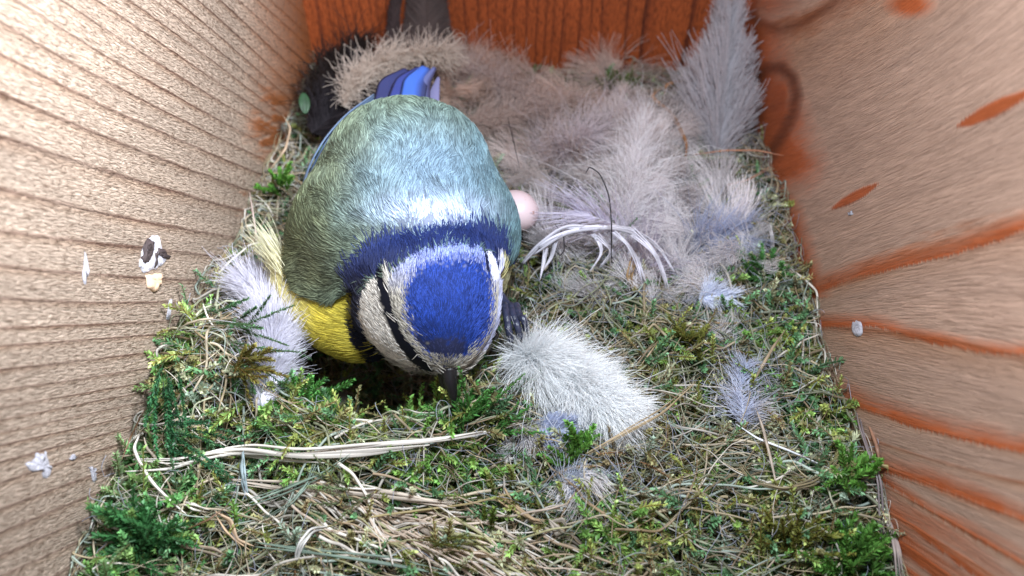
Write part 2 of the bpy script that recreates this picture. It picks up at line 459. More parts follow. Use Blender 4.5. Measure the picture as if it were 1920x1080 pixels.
PAL = np.array([[.06, .135, .022], [.09, .155, .03], [.12, .145, .03], [.05, .12, .05], [.11, .105, .04], [.16, .17, .10], [.11, .15, .11], [.12, .095, .045]])
def sprigs(roots, dirs, length, nl=34, leaf=.13, wid=.05, flat=.0, cols=None, bend=.5):
    n = len(roots)
    length = np.broadcast_to(length, (n,))[:, None]
    d = norm(dirs)
    down = np.array([0, 0, -1.0])
    side = norm(np.cross(d, norm(rng.normal(size=(n, 3)))))
    t = np.linspace(.06, 1, nl)
    bnd = (rng.normal(size=(n, 3))*.25+down*.35)*bend
    ctr = roots[:, None]+d[:, None]*(t[None, :, None]*length[:, None]) + bnd[:, None]*(t**2)[None, :, None]*length[:, None]
    tan = norm(d[:, None]+2*bnd[:, None]*t[None, :, None])
    up = norm(np.cross(side, d))
    ang = np.arange(nl)*2.4
    if flat: 
        ang = (np.arange(nl) % 2)*math.pi
    ang = ang[None, :]+rng.normal(size=(n, nl))*.35
    rad = side[:, None]*np.cos(ang)[..., None]+up[:, None]*np.sin(ang)[..., None]
    ld = norm(rad*.85+tan*.75+rng.normal(size=(n, nl, 3))*.12)
    ll = leaf*(1-.5*np.abs(t*1.6-.6)**1.5)[None, :, None]*rng.uniform(.75, 1.3, (n, 1, 1))
    ls = norm(np.cross(ld, norm(tan+rng.normal(size=(n, nl, 3))*.3)))*wid*rng.uniform(.8, 1.2, (n, 1, 1))
    ln = np.cross(ls, ld)
    b = ctr; mid = ctr+ld*ll*.45; tip = ctr+ld*ll+tan*ll*.25-ln*.15
    V = np.stack([b, mid+ls*.5+ln*.25, tip, mid-ls*.5+ln*.25], 2).reshape(-1, 3)
    m = n*nl
    q = np.arange(m)[:, None]*4
    F = np.concatenate([q+np.array([0, 1, 2]), q+np.array([0, 2, 3])], 0)
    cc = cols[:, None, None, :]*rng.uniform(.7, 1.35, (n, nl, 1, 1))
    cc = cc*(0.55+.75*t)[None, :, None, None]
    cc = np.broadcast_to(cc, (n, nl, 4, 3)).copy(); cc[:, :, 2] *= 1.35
    C_ = cc.reshape(-1, 3)
    # stems as 3-sided thin tubes
    k = 6; ts = np.linspace(0, 1, k)
    sc = roots[:, None]+d[:, None]*(ts[None, :, None]*length[:, None])+bnd[:, None]*(ts**2)[None, :, None]*length[:, None]
    ring = []
    for a_ in (0, 2.1, 4.2):
        ring.append(sc+(side[:, None]*math.cos(a_)+up[:, None]*math.sin(a_))*.012)
    SV = np.stack(ring, 2).reshape(-1, 3)
    base = len(V); FQ = []
    idx = np.arange(n)[:, None]*k*3+np.arange(k-1)[None]*3
    idx = idx.ravel()[:, None]+base
    for r in range(3):
        r2 = (r+1) % 3
        FQ.append(np.concatenate([idx+r, idx+r2, idx+3+r2], 1)); FQ.append(np.concatenate([idx+r, idx+3+r2, idx+3+r], 1))
    F = np.concatenate([F]+FQ, 0)
    SC = np.repeat(cols*np.array([.9, .55, .5])[None], k*3, 0)
    return np.vstack([V, SV]), F, np.vstack([C_, SC])

def moss_density(px, py):
    """0..1: how green the bedding is at a place"""
    g = lambda x, y, rx, ry, a=1: a*np.exp(-((px-x)/rx)**2-((py-y)/ry)**2)
    d = .20+g(270, 960, 120, 120)+g(330, 720, 60, 120)+g(600, 760, 140, 80, .7)+g(1560, 1000, 200, 130, .9)+g(1100, 960, 250, 120, .6)+g(1500, 700, 120, 200, .5)
    d = d+g(850, 890, 160, 60, .5)+g(1300, 640, 80, 60, .6)+g(1440, 500, 60, 100, .6)+g(700, 1060, 300, 40, .4)+g(500, 800, 200, 40, .5)+g(900, 770, 130, 40, .6)
    d = d*np.clip((py-90)/420, .18, 1)
    return np.clip(d, 0, 1)
R0 = rand_nest(14000)
px, py, dp = chart(R0)
keep = rng.uniform(size=len(R0)) < moss_density(px, py)
R0 = R0[keep]; px = px[keep]; py = py[keep]
n = len(R0)
dirs = rng.normal(size=(n, 3))*np.array([1, 1, .35])+np.array([0, -.25, .75])
zone = fbm(R0[:, 0]*.8+3, R0[:, 1]*.8, 61)
ci = np.clip((zone*9+rng.normal(size=n)*1.0).astype(int)-1, 0, 7)
cols = PAL[ci]*rng.uniform(.75, 1.35, (n, 1))
cols[px < 330] = cols[px < 330]*.4+np.array([.045, .14, .03])*.6
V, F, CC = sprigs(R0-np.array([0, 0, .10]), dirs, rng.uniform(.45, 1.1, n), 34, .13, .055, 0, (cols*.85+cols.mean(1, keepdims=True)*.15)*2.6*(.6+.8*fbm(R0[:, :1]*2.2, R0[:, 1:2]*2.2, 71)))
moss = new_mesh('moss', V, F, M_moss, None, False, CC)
tag(moss, 'mixed green, olive and brown moss woven through the whole nest', 'moss', kind='stuff')

# tangle of thin dry stems and hair
def wander(roots, dirs, length, k=7, curl=.8, drop=.0):
    n = len(roots)
    P = np.empty((n, k, 3)); P[:, 0] = roots
    d = norm(dirs); c = rng.normal(size=(n, 3))*curl*np.array([1, 1, .45])
    st = np.broadcast_to(length, (n,))[:, None]/(k-1)
    for i in range(1, k):
        P[:, i] = P[:, i-1]+d*st
        d = norm(d+c/(k-1)*1.5+rng.normal(size=(n, 3))*curl*.12+np.array([0, 0, -drop])/(k-1))
    return P
def settle(P, lo, hi):
    """let the stems follow the bedding"""
    h = H(P[..., 0], P[..., 1])
    P[..., 2] = np.clip(P[..., 2], h+lo, h+hi)
    P[..., 0] = np.clip(P[..., 0], xl(P[..., 1])+.05, xr(P[..., 1])-.05)
    P[..., 1] = np.minimum(P[..., 1], 9.75)
    return P
SP = np.array([[.50, .42, .30], [.40, .32, .20], [.28, .20, .12], [.34, .35, .24], [.62, .57, .50], [.24, .25, .16], [.34, .40, .34]])
n = 7600
R1 = rand_nest(n); px, py, dp = chart(R1)
a = rng.uniform(0, 2*np.pi, n)
# stems in front run mostly across
a = np.where(py > 780, rng.normal(size=n)*.45+rng.choice([0, np.pi], n), a)
dirs = np.stack([np.cos(a), np.sin(a), rng.normal(size=n)*.25+.1], 1)
P = wander(R1+np.array([0, 0, 1])*rng.uniform(-.1, .25, n)[:, None], dirs, rng.uniform(.8, 3.2, n), 8, 1.0, .5)
P = settle(P, -.15, .38)
cupd = np.sqrt(((P[:, :, 0]+2.65)/2.7)**2+((P[:, :, 1]+.45)/3.2)**2).min(1)
col = SP[rng.integers(0, 7, n)]*rng.uniform(.5, 1.15, (n, 1))
w = (rng.uniform(.15, 1, n)**2.5*.026+.005)[:, None]*np.linspace(1, .5, 8)[None]
grass = hair('dry_grass', P, w, col, M_straw)
tag(grass, 'tangle of thin dry grass stems matted over the moss', 'dry grass', kind='stuff')

# grey wool and down wisps
n = 20000
R2 = rand_nest(n); px, py, dp = chart(R2)
g = lambda x, y, rx, ry, a=1: a*np.exp(-((px-x)/rx)**2-((py-y)/ry)**2)
den = g(1100, 230, 280, 110)+g(1050, 430, 150, 130, .5)+g(1350, 480, 120, 100, .6)+g(1390, 730, 60, 60, 1.2)+g(980, 830, 110, 40, .9)+g(820, 150, 150, 50)+.04+g(1100, 900, 120, 50, .6)+g(1330, 970, 80, 60, .5)+g(760, 880, 60, 40, .5)+g(1200, 330, 120, 120, .6)
kp = rng.uniform(size=n) < den
R2 = R2[kp]; px = px[kp]; py = py[kp]; n = len(R2)
dirs = rng.normal(size=(n, 3))*np.array([1, 1, .6])+np.array([0, 0, .5])
P = wander(R2+np.array([0, 0, .15]), dirs, rng.uniform(.3, 1.2, n), 7, 2.2, .3)
P = settle(P, -.05, .8)
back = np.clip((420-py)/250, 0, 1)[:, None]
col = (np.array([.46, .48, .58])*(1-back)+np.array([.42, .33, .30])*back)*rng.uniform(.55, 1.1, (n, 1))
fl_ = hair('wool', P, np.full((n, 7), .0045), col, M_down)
tag(fl_, 'grey and pinkish wisps of wool and down caught over the bedding', 'wool', kind='stuff')

# ------------------------------------------------------------------ feathers
def ribbon(pts3, widths, nrm, thick=.02, segs=32, sect=6, rough=0.0):
    K = np.asarray(pts3, float); tt = np.linspace(0, len(K)-1, segs)
    R = np.stack([np.interp(tt, np.arange(len(K)), K[:, i]) for i in range(3)], 1)
    for _ in range(5): R[1:-1] = (R[:-2]+R[1:-1]*2+R[2:])/4
    W = np.interp(tt, np.arange(len(K)), widths if len(widths) == len(K) else np.interp(np.linspace(0, 1, len(K)), np.linspace(0, 1, len(widths)), widths))
    W = W*(1+rough*2*(rng.uniform(size=segs)-.5))
    pr = 1+rough*2.2*(rng.uniform(size=sect)-.5)
    T = norm(np.gradient(R, axis=0)); nn = np.array(nrm, float)
    sd = norm(np.cross(T, nn)); up = norm(np.cross(sd, T))
    V = []
    for i in range(segs):
        for j in range(sect):
            a = 2*math.pi*j/sect
            V.append(R[i]+sd[i]*math.cos(a)*W[i]*.5+up[i]*math.sin(a)*min(thick, W[i]*.5)*pr[j]**2)
    F = []
    for i in range(segs-1):
        for j in range(sect):
            a = i*sect+j; b = i*sect+(j+1) % sect
            F.append((a, b, b+sect, a+sect))
    F.append(tuple(range(sect-1, -1, -1))); F.append(tuple((segs-1)*sect+j for j in range(sect)))
    return np.array(V), F
def feather(name, label, pts, depths, width, nb, col, group=None, fluff=.5, rw=.02, br=.006, ang=1.0, lift=.25, nrm=None, shaft_col=(.75, .72, .68), plume=0.0, taper=(.25, 1.0, .55), curl=.35, shaft_to=1.0, clump=0.0, drp=.25, az=0.0, mat=None, core=0.0):
    """rachis through chart points at given camera depths; barbs fan out on both sides"""
    K = np.array([U(x, y, d) for (x, y), d in zip(pts, depths)])
    tt = np.linspace(0, len(K)-1, 24)
    # smooth interpolation
    R = np.stack([np.interp(tt, np.arange(len(K)), K[:, i]) for i in range(3)], 1)
    for _ in range(6): R[1:-1] = (R[:-2]+R[1:-1]*2+R[2:])/4
    e = empty(name, tuple(R[0]), label, 'feather', group)
    T = norm(np.gradient(R, axis=0))
    nv = norm(np.array(nrm, float)) if nrm is not None else norm(-FW+np.array([0, 0, .4]))
    t = rng.uniform(0, 1, nb)**.9
    ctr = np.stack([np.interp(t*23, np.arange(24), R[:, i]) for i in range(3)], 1)
    tn = norm(np.stack([np.interp(t*23, np.arange(24), T[:, i]) for i in range(3)], 1))
    sd = norm(np.cross(tn, nv)); sg = rng.choice([-1, 1], nb)[:, None]
    up = norm(np.cross(sd, tn))
    prof = np.interp(t, [0, .12, .5, .85, 1], [taper[0]*.6, taper[0]+.35, taper[1], taper[2]+.2, taper[2]])
    L = width*prof*rng.uniform(1-fluff*.5, 1+fluff*.25, nb)
    L = L*(.55+.85*vnoise(t*9+sg[:, 0]*7, t*0+sg[:, 0]*3, 29))*np.where(rng.uniform(size=nb) < .08, 1.35, 1) if fluff > .55 else L
    cl = 0
    if clump:
        cl = (vnoise(t*28+sg[:, 0]*50, t*0, 17)-.5)[:, None]*clump
    th = rng.uniform(-1, 1, (nb, 1))*az
    sdx = sd*sg if not az else sd*np.sin(th)+up*np.cos(th)*.8
    d = norm(sdx*ang+tn*(.55+.5*t[:, None]+cl)+up*(rng.normal(size=(nb, 1))*fluff*.6+lift)+rng.normal(size=(nb, 3))*fluff*.22)
    k = 7
    P = np.empty((nb, k, 3)); P[:, 0] = ctr
    bend = tn*curl+up*-.15+np.array([0, 0, -drp])+rng.normal(size=(nb, 3))*fluff*.4
    for i in range(1, k):
        P[:, i] = P[:, i-1]+d*(L/(k-1))[:, None]
        d = norm(d+bend*(1.0/(k-1))+rng.normal(size=(nb, 3))*.12*fluff)
    h = H(P[..., 0], P[..., 1])
    P[..., 2] = np.maximum(P[..., 2], np.minimum(h+.06, P[..., 2]+1.2))
    c = np.array(col)*rng.uniform(.8, 1.12, (nb, 1))
    rad = br*np.linspace(1, .45, k)[None]*rng.uniform(.7, 1.3, (nb, 1))
    o = hair('vane', P, rad, np.minimum(c, 1), mat or M_down); adopt(o, e)
    if core:  # solid filler added inside the vane to brighten its barbs by scattered light
        rr = norm(np.cross(T, nv))
        CV, CF = ribbon(R[1:-1], np.interp(np.linspace(0, 1, 22), [0, .15, .5, .9, 1], [.5, .9, 1, .7, .35])*width*core, nv, width*core*.35, 22, 12)
        co = new_mesh('bounce_core', CV, CF, attr_mat('bounce_core', .9, 0, .0), None, True, np.minimum(np.array(col), 1)[None]*np.ones((len(CV), 1))*.97); adopt(co, e)
    m = max(3, int(24*shaft_to))
    SR = R[:m]
    sh = hair('quill', SR[None], (rw*np.linspace(1, .25, m))[None], np.array([shaft_col]), M_straw); adopt(sh, e)
    return e
def dS(px, py, h=0.): return float((S(px, py, h)-CP)@FW)

WH = (.97, .99, 1.0)
M_white = attr_mat('white_down', .9, .18, .05)
feather('white_feather', 'brightest snow white fluffy feather lying across the moss in front of the foot', [(965, 668), (1005, 678), (1055, 705), (1105, 738), (1150, 770)],
        [dS(950, 665, .3), dS(1000, 682, .5), dS(1060, 715, .6), dS(1120, 750, .5), dS(1165, 782, .3)], .96, 32000, WH, fluff=.8, br=.0042, ang=.62, lift=.0, az=1.9, core=.95, mat=M_white, taper=(.55, 1.0, .62), curl=.25, shaft_col=(.9, .9, .95))
feather('down_feather', 'pale lilac grey down feather hanging between the left wall and the yellow breast', [(490, 770), (500, 715), (520, 640), (500, 570), (470, 530)],
        [dS(490, 765, .3), 15.9, 16.0, 16.6, 17.2], .78, 7000, (.72, .71, .80), fluff=.8, br=.005, ang=.65, lift=.0, az=1.7, core=.7, taper=(.5, 1.1, .9), curl=.5, drp=.5)
feather('down_feather', 'tall smooth grey feather standing upright in the back right corner', [(1345, 300), (1352, 230), (1362, 150), (1368, 80), (1370, 22)],
        [22.4, 22.6, 22.9, 23.1, 23.3], 1.35, 8000, (.58, .55, .58), fluff=.6, br=.011, ang=.5, lift=.0, nrm=tuple(-FW), taper=(.95, .85, .35), curl=.5, clump=.35, drp=0, shaft_col=(.6, .58, .6), rw=.03)
feather('down_feather', 'lilac white down feather fanned out in the middle of the nest right of the egg', [(1150, 480), (1165, 420), (1180, 360), (1195, 290), (1205, 225)],
        [dS(1150, 480, .3), dS(1165, 420, .7), dS(1180, 360, .9), dS(1195, 290, .9), dS(1205, 225, 1.1)], 1.3, 2600, (.96, .93, .96), fluff=1.9, br=.0045, ang=.9, lift=.1, az=1.7, taper=(.9, 1.0, .5), curl=.2)
feather('down_feather', 'thin lilac feather spreading long separate barbs towards the egg', [(1200, 440), (1150, 420), (1110, 405), (1080, 395)],
        [dS(1200, 440, .5), dS(1150, 420, .8), dS(1110, 405, .9), dS(1080, 395, .95)], 1.3, 160, (.74, .70, .82), fluff=.4, br=.009, ang=.45, lift=.15, taper=(.8, 1.0, .9), curl=.5)
feather('down_feather', 'pinkish grey down feather lying along the back of the nest', [(820, 130), (900, 150), (980, 190), (1050, 240)],
        [dS(820, 130, .6), dS(900, 150, .6), dS(980, 190, .6), dS(1050, 240, .5)], 1.0, 2600, (.66, .55, .52), fluff=2.0, br=.006, az=1.7, taper=(.9, 1, .7))
feather('down_feather', 'brownish pink down feather behind the right side of the blue-green back', [(860, 230), (930, 235), (1010, 215), (1090, 200)],
        [dS(860, 230, .5), dS(930, 235, .7), dS(1010, 215, .7), dS(1090, 200, .5)], 1.0, 2200, (.62, .50, .45), fluff=2.0, br=.006, az=1.7, taper=(.8, 1, .7))
feather('down_feather', 'mauve grey down feather curled above the lilac fan', [(1015, 300), (1050, 290), (1100, 260), (1160, 220)],
        [dS(960, 300, .4), dS(1030, 290, .7), dS(1100, 260, .8), dS(1160, 220, .6)], 1.0, 2400, (.68, .61, .64), fluff=2.0, br=.006, az=1.7, taper=(.8, 1, .7))
feather('down_feather', 'cream coloured soft feather behind the blue tail', [(645, 200), (665, 150), (710, 118), (780, 100), (850, 105)],
        [21.9, 22.1, 22.3, 22.4, 22.5], 0.62, 2600, (.66, .57, .50), fluff=2.2, az=1.6, br=.009, taper=(.8, 1, .8), nrm=tuple(-FW))
feather('dark_feather', 'dark grey rounded feather standing against the red back panel', [(800, 130), (800, 80), (800, 30), (800, -30)],
        [23.6, 23.7, 23.8, 23.9], .85, 3600, (.12, .09, .085), fluff=.2, br=.014, ang=.9, lift=0, nrm=tuple(-FW), taper=(.8, 1, .8), curl=.2, drp=0, shaft_col=(.12, .1, .1))
feather('dark_feather', 'narrow brown black feather left of the rounded grey one', [(740, 130), (736, 80), (738, 30), (745, -20)],
        [23.4, 23.5, 23.6, 23.7], .3, 900, (.07, .05, .05), fluff=.3, br=.012, ang=.7, lift=0, nrm=tuple(-FW), taper=(.8, 1, .8), curl=.2, drp=0, shaft_col=(.05, .04, .04))
feather('dark_feather', 'black fluffy feather crumpled in the back left corner', [(600, 215), (598, 165), (620, 120), (680, 90)],
        [22.6, 23.0, 23.4, 23.6], .6, 2600, (.035, .026, .024), fluff=2.0, az=1.7, br=.012, taper=(.9, 1, .9), shaft_col=(.02, .02, .02))
feather('dark_feather', 'charcoal fluffy feather under the black one beside the left wall', [(585, 250), (620, 220), (655, 190), (690, 120)],
        [21.8, 22.2, 22.4, 23.2], .75, 2600, (.035, .03, .035), fluff=.8, br=.011, taper=(.9, 1, .9), shaft_col=(.03, .03, .03))
feather('down_feather', 'small bluish white tuft on the green moss at the right', [(1395, 800), (1392, 760), (1390, 720), (1400, 680)],
        [dS(1395, 800, .2), dS(1392, 760, .3), dS(1390, 720, .4), dS(1400, 680, .5)], .55, 420, (.62, .66, .80), fluff=1.0, br=.006, taper=(.8, 1, .6))
feather('down_feather', 'tiny white tuft on the tangle near the right wall', [(1310, 560), (1335, 553), (1375, 560)],
        [dS(1310, 560, .25), dS(1335, 553, .35), dS(1375, 560, .25)], .36, 900, (.82, .86, 1.0), fluff=.8, br=.007, taper=(.9, 1, .8))
feather('down_feather', 'bluish grey tuft of down below the upright corner feather', [(1290, 470), (1340, 450), (1400, 440)],
        [dS(1290, 470, .3), dS(1340, 450, .5), dS(1400, 440, .3)], .85, 1100, (.46, .50, .66), fluff=1.0, br=.006, taper=(.9, 1, .8))
feather('down_feather', 'faint lilac down lying on the straw between the arched quill and the right wall', [(1180, 540), (1230, 480), (1250, 430)],
        [dS(1180, 540, .2), dS(1230, 480, .5), dS(1250, 430, .5)], .95, 1600, (.52, .46, .54), fluff=.9, br=.006, taper=(.9, 1, .8))
feather('down_feather', 'small grey feather end poking from under the white feather', [(1000, 800), (1050, 808), (1110, 800)],
        [dS(1000, 800, .2), dS(1050, 808, .3), dS(1110, 800, .3)], .45, 900, (.55, .60, .78), fluff=.4, br=.008, taper=(.6, 1, .9))
feather('down_feather', 'grey blue wisp of down on the moss below the white feather', [(1040, 920), (1080, 905), (1120, 910)],
        [dS(1040, 920, .15), dS(1080, 905, .25), dS(1120, 910, .2)], .4, 420, (.55, .60, .72), fluff=1.0, br=.006, taper=(.9, 1, .8))

# loose pile of down: many curved wisps, each a lock of fine barbs
LP = []; LC = []
TUFT = [(860, 170, .6, 35), (900, 130, .5, 35), (960, 180, .5, 35), (1020, 200, .5, 40), (1080, 230, .6, 40), (1140, 260, .6, 40), (1040, 285, .5, 30), (1060, 320, .5, 40), (1130, 340, .7, 45),
        (1190, 300, .8, 45), (1220, 370, .7, 45), (1250, 300, .5, 40), (1150, 400, .5, 45), (1240, 440, .4, 40), (1210, 240, .8, 30), (1090, 160, .4, 35), (1170, 190, .4, 30), (760, 110, .9, 25), (700, 150, .9, 25),
        (840, 120, .7, 30), (1270, 500, .3, 30), (1330, 400, .4, 35), (1380, 480, .3, 35), (1040, 450, .2, 25), (1330, 540, .2, 25), (1395, 735, .3, 18), (1090, 905, .25, 20), (980, 820, .2, 25), (1350, 640, .15, 25), (1100, 560, .1, 25), (1240, 560, .1, 25)]
for (tx_, ty_, th_, sp_) in TUFT:
    nlock = 9 if ty_ < 520 else 4
    for q in range(nlock):
        p0 = S(tx_+rng.normal()*sp_, ty_+rng.normal()*sp_*.6, th_*rng.uniform(.1, 1.2))
        aa = rng.uniform(0, 2*np.pi); dd = norm(np.array([math.cos(aa), math.sin(aa)*.8, rng.uniform(-.1, .8)]))
        m_ = int(rng.integers(60, 150)); ll = rng.uniform(.5, 1.5)*(1 if ty_ < 520 else .6)
        cv = norm(rng.normal(size=3))*rng.uniform(.3, 1.1)
        rt = p0+rng.normal(size=(m_, 3))*.07
        d0 = norm(dd+rng.normal(size=(m_, 3))*rng.uniform(.12, .4))
        kk = 7; PP = np.empty((m_, kk, 3)); PP[:, 0] = rt
        for i in range(1, kk):
            PP[:, i] = PP[:, i-1]+d0*(ll/(kk-1))*rng.uniform(.8, 1.1, (m_, 1)); d0 = norm(d0+cv/(kk-1)+rng.normal(size=(m_, 3))*.1)
        LP.append(PP)
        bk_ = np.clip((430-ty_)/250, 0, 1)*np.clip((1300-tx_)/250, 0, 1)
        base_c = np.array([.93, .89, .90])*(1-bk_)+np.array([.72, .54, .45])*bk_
        LC.append(base_c[None]*rng.uniform(.6, 1.1)*rng.uniform(.85, 1.1, (m_, 1)))
LP = np.concatenate(LP); LC = np.concatenate(LC)
LP = settle(LP, .0, 1.9)
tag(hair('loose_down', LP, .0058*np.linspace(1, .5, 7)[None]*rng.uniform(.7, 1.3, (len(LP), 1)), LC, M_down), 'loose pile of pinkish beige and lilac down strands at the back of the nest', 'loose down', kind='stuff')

# arched quills of the moulted feather in the middle
def rib(name, pts, w, col, label=None, cat=None, group=None, h=None, mat=None, thick=.03, parent=None, segs=32):
    """pts: (px,py,height over bedding)"""
    K = [S(p[0], p[1], p[2]) for p in pts]
    ns = 1 if max(w) < .085 else (3 if max(w) < .15 else 5)
    Kn = np.array(K); T0 = norm(np.gradient(Kn, axis=0)) if len(Kn) > 2 else np.repeat(norm(Kn[-1:]-Kn[:1]), len(Kn), 0)
    s0 = norm(np.cross(T0, -FW)); wi = np.interp(np.linspace(0, 1, len(Kn)), np.linspace(0, 1, len(w)), w)
    V = np.zeros((0, 3)); F = []; cols = np.zeros((0, 3)); sec = 12
    for q in range(ns):
        off = 0 if ns == 1 else (q-(ns-1)/2)/(ns-1)*.75
        Kq = Kn+s0*(wi*off)[:, None]+(rng.normal(size=Kn.shape)*.25*wi[:, None] if ns > 1 else 0)
        a0, a1 = (0, len(Kn)) if q in (0, ns//2) or len(Kn) < 6 else (int(rng.integers(0, 3)), len(Kn)-int(rng.integers(0, 3)))
        wq = wi[a0:a1]*(1.0 if ns == 1 else rng.uniform(.28, .5))
        wq[0] *= .5; wq[-1] *= .3
        Vq, Fq = ribbon(Kq[a0:a1], wq, -FW, thick if ns == 1 else thick*.7, segs, sec, .07)
        js = rng.uniform(.55, 1.2, sec); jj = np.arange(len(Vq)) % sec; ii = np.arange(len(Vq))//sec
        cq = np.array(col)[None]*(js[jj]*(.75+.45*fbm(ii*.35, jj*.9+len(pts)+q, 5)))[:, None]*(rng.uniform(.7, 1.12) if ns > 1 else 1)
        F += [tuple(i+len(V) for i in f) for f in Fq]; V = np.vstack([V, Vq]); cols = np.vstack([cols, cq])
    if parent is not None:
        o = new_mesh(name, V, F, mat or M_straw, None, True, cols); adopt(o, parent); return o
    c = np.array(K[0])
    o = new_mesh(name, V-c, F, mat or M_straw, None, True, cols)
    o.location = c
    return tag(o, label, cat, group)
M_quill = simple('quill', (.72, .70, .86), .35, .5, .1, 6, .1)
e = empty('moulted_feather', tuple(S(985, 500, .3)), 'arched lilac white quill with split drooping barbs right of the egg', 'feather')
LQ = (.86, .83, .92)
rib('quill', [(975, 505, .5), (1010, 465, 1.0), (1060, 432, 1.3), (1120, 425, 1.45), (1180, 432, 1.4), (1235, 460, 1.1), (1265, 510, .6)], [.28, .24, .2, .17, .14, .1, .04], LQ, parent=e, thick=.05)
for pts in ([(1095, 430, .95), (1120, 445, .85), (1130, 475, .6), (1105, 510, .25)], [(1140, 428, 1.0), (1175, 455, .8), (1195, 490, .5), (1205, 530, .15)],
            [(1025, 455, .6), (1020, 490, .4), (1012, 525, .15)], [(1180, 430, .95), (1225, 470, .75), (1245, 510, .45), (1255, 545, .15)],
            [(1045, 440, .7), (1035, 480, .45), (1010, 515, .2)], [(1120, 440, .9), (1150, 470, .7), (1128, 500, .3)]):
    for q in range(2):
        jx = random.uniform(-5, 5)
        rib('barb', [(x+jx*(i/3.0)*1.4, y, hh+.42) for i, (x, y, hh) in enumerate(pts)], [.10, .08, .05, .015], LQ, parent=e, thick=.02, segs=20)

# ------------------------------------------------------------------ egg
eg_c = U(966, 394, 18.9)
bm_v = []; bm_f = []
nu_, nv_ = 40, 28
for j in range(nv_+1):
    th = math.pi*j/nv_
    for i in range(nu_):
        ph = 2*math.pi*i/nu_
        r = .48*math.sin(th)*(1+.12*math.cos(th))
        bm_v.append((r*math.cos(ph), r*math.sin(ph), .66*math.cos(th)))
for j in range(nv_):
    for i in range(nu_):
        a = j*nu_+i; b = j*nu_+(i+1) % nu_
        bm_f.append((a, a+nu_, b+nu_, b))
t = NT('eggshell')
nz = t.add('TexNoise', i_Scale=7.0, i_Detail=2.0)
cr = t.ramp(nz.outputs[0], [(.0, (.66, .52, .54)), (.68, (.66, .52, .54)), (.73, (.42, .20, .13)), (1, (.4, .18, .1))])
p = t.add('BsdfPrincipled', i_Base_Color=cr, i_Roughness=.35)
eg = new_mesh('egg', bm_v, bm_f, t.finish(p.outputs[0]), None, True)
eg.location = eg_c; eg.rotation_euler = (1.2, .3, .4)
tag(eg, 'smooth pinkish white egg half hidden behind the right side of the bird', 'egg')

# ------------------------------------------------------------------ the bird
BLOBS = [  # centre px,py,depth ; radii right,up,toward camera ; in-plane rotation deg
    ((761, 432, 17.15), (2.47, 1.95, 2.15), 0),
    ((765, 320, 17.5), (1.85, 1.62, 1.8), 0),
    ((748, 512, 17.5), (2.50, 1.92, 2.1), 0),
    ((805, 520, 15.6), (1.40, .95, 1.2), 12),
    ((828, 578, 15.05), (1.08, 1.08, 1.0), 10),
    ((752, 606, 15.5), (.66, .92, .75), 38),
    ((838, 650, 14.95), (.50, .52, .52), 0),
    ((765, 280, 18.2), (1.2, .95, 1.0), 0),
    ((628, 588, 16.95), (1.55, .92, 1.15), -36),
]
def body_field(P):
    s = 0
    for (c, r, a) in BLOBS:
        q = P-U(*c)
        x = q@RT; y = q@UP; z = -(q@FW)
        ca, sa = math.cos(math.radians(a)), math.sin(math.radians(a))
        x, y = x*ca+y*sa, -x*sa+y*ca
        d = np.sqrt((x/r[0])**2+(y/r[1])**2+(z/r[2])**2)
        dist = (d-1)*min(r)
        s = s+np.exp(-np.clip(dist, -5, 5)*6.0)
    return -np.log(s+1e-12)/6.0+.05     # smooth minimum distance
import bmesh
bmm = bmesh.new(); bmesh.ops.create_icosphere(bmm, subdivisions=7, radius=1)
bmm.verts.ensure_lookup_table()
dirs = np.array([v.co[:] for v in bmm.verts])
faces = np.array([[v.index for v in f.verts] for f in bmm.faces])
bmm.free()
BC = U(785, 500, 16.6)
lo = np.zeros(len(dirs)); hi = np.full(len(dirs), 7.0)
# march to the last crossing from the centre
ts = np.linspace(.3, 6.5, 60); last = np.full(len(dirs), .3)
for tq in ts:
    ins = body_field(BC+dirs*tq) < 0
    last = np.where(ins, tq, last)
lo = last; hi = last+.12
for _ in range(14):
    m = (lo+hi)/2; ins = body_field(BC+dirs*m[:, None]) < 0
    lo = np.where(ins, m, lo); hi = np.where(ins, hi, m)
ee = np.concatenate([faces[:, [0, 1]], faces[:, [1, 2]], faces[:, [2, 0]]])
cnt = np.bincount(ee.ravel(), minlength=len(dirs))
for _ in range(40):
    acc = np.bincount(ee[:, 0], lo[ee[:, 1]], len(dirs))+np.bincount(ee[:, 1], lo[ee[:, 0]], len(dirs))
    lo = .5*lo+.5*acc/cnt
BV = BC+dirs*lo[:, None]
# relax any cliffs
def inpoly(x, y, poly):
    c = np.zeros(len(x), bool); j = len(poly)-1
    for i in range(len(poly)):
        xi, yi = poly[i]; xj, yj = poly[j]
        c ^= ((yi > y) != (yj > y)) & (x < (xj-xi)*(y-yi)/(yj-yi+1e-9)+xi)
        j = i
    return c
CAP = [(843+(x-843)*.98, 590+(y-584)*.96) for x, y in [(758, 560), (762, 525), (775, 503), (805, 485), (860, 474), (905, 482), (924, 510), (928, 580), (918, 628), (895, 656), (852, 672), (818, 668), (788, 642), (767, 605)]]
RINGP = [(727, 560), (730, 525), (750, 498), (795, 472), (850, 460), (900, 466), (928, 488), (938, 520), (948, 570), (938, 625), (915, 672), (875, 702), (840, 712), (812, 694), (785, 672), (757, 640), (737, 600)]
CHEEK = [(690, 532), (715, 522), (722, 565), (736, 610), (755, 648), (782, 682), (812, 704), (760, 694), (715, 672), (690, 642), (674, 605), (678, 562)]
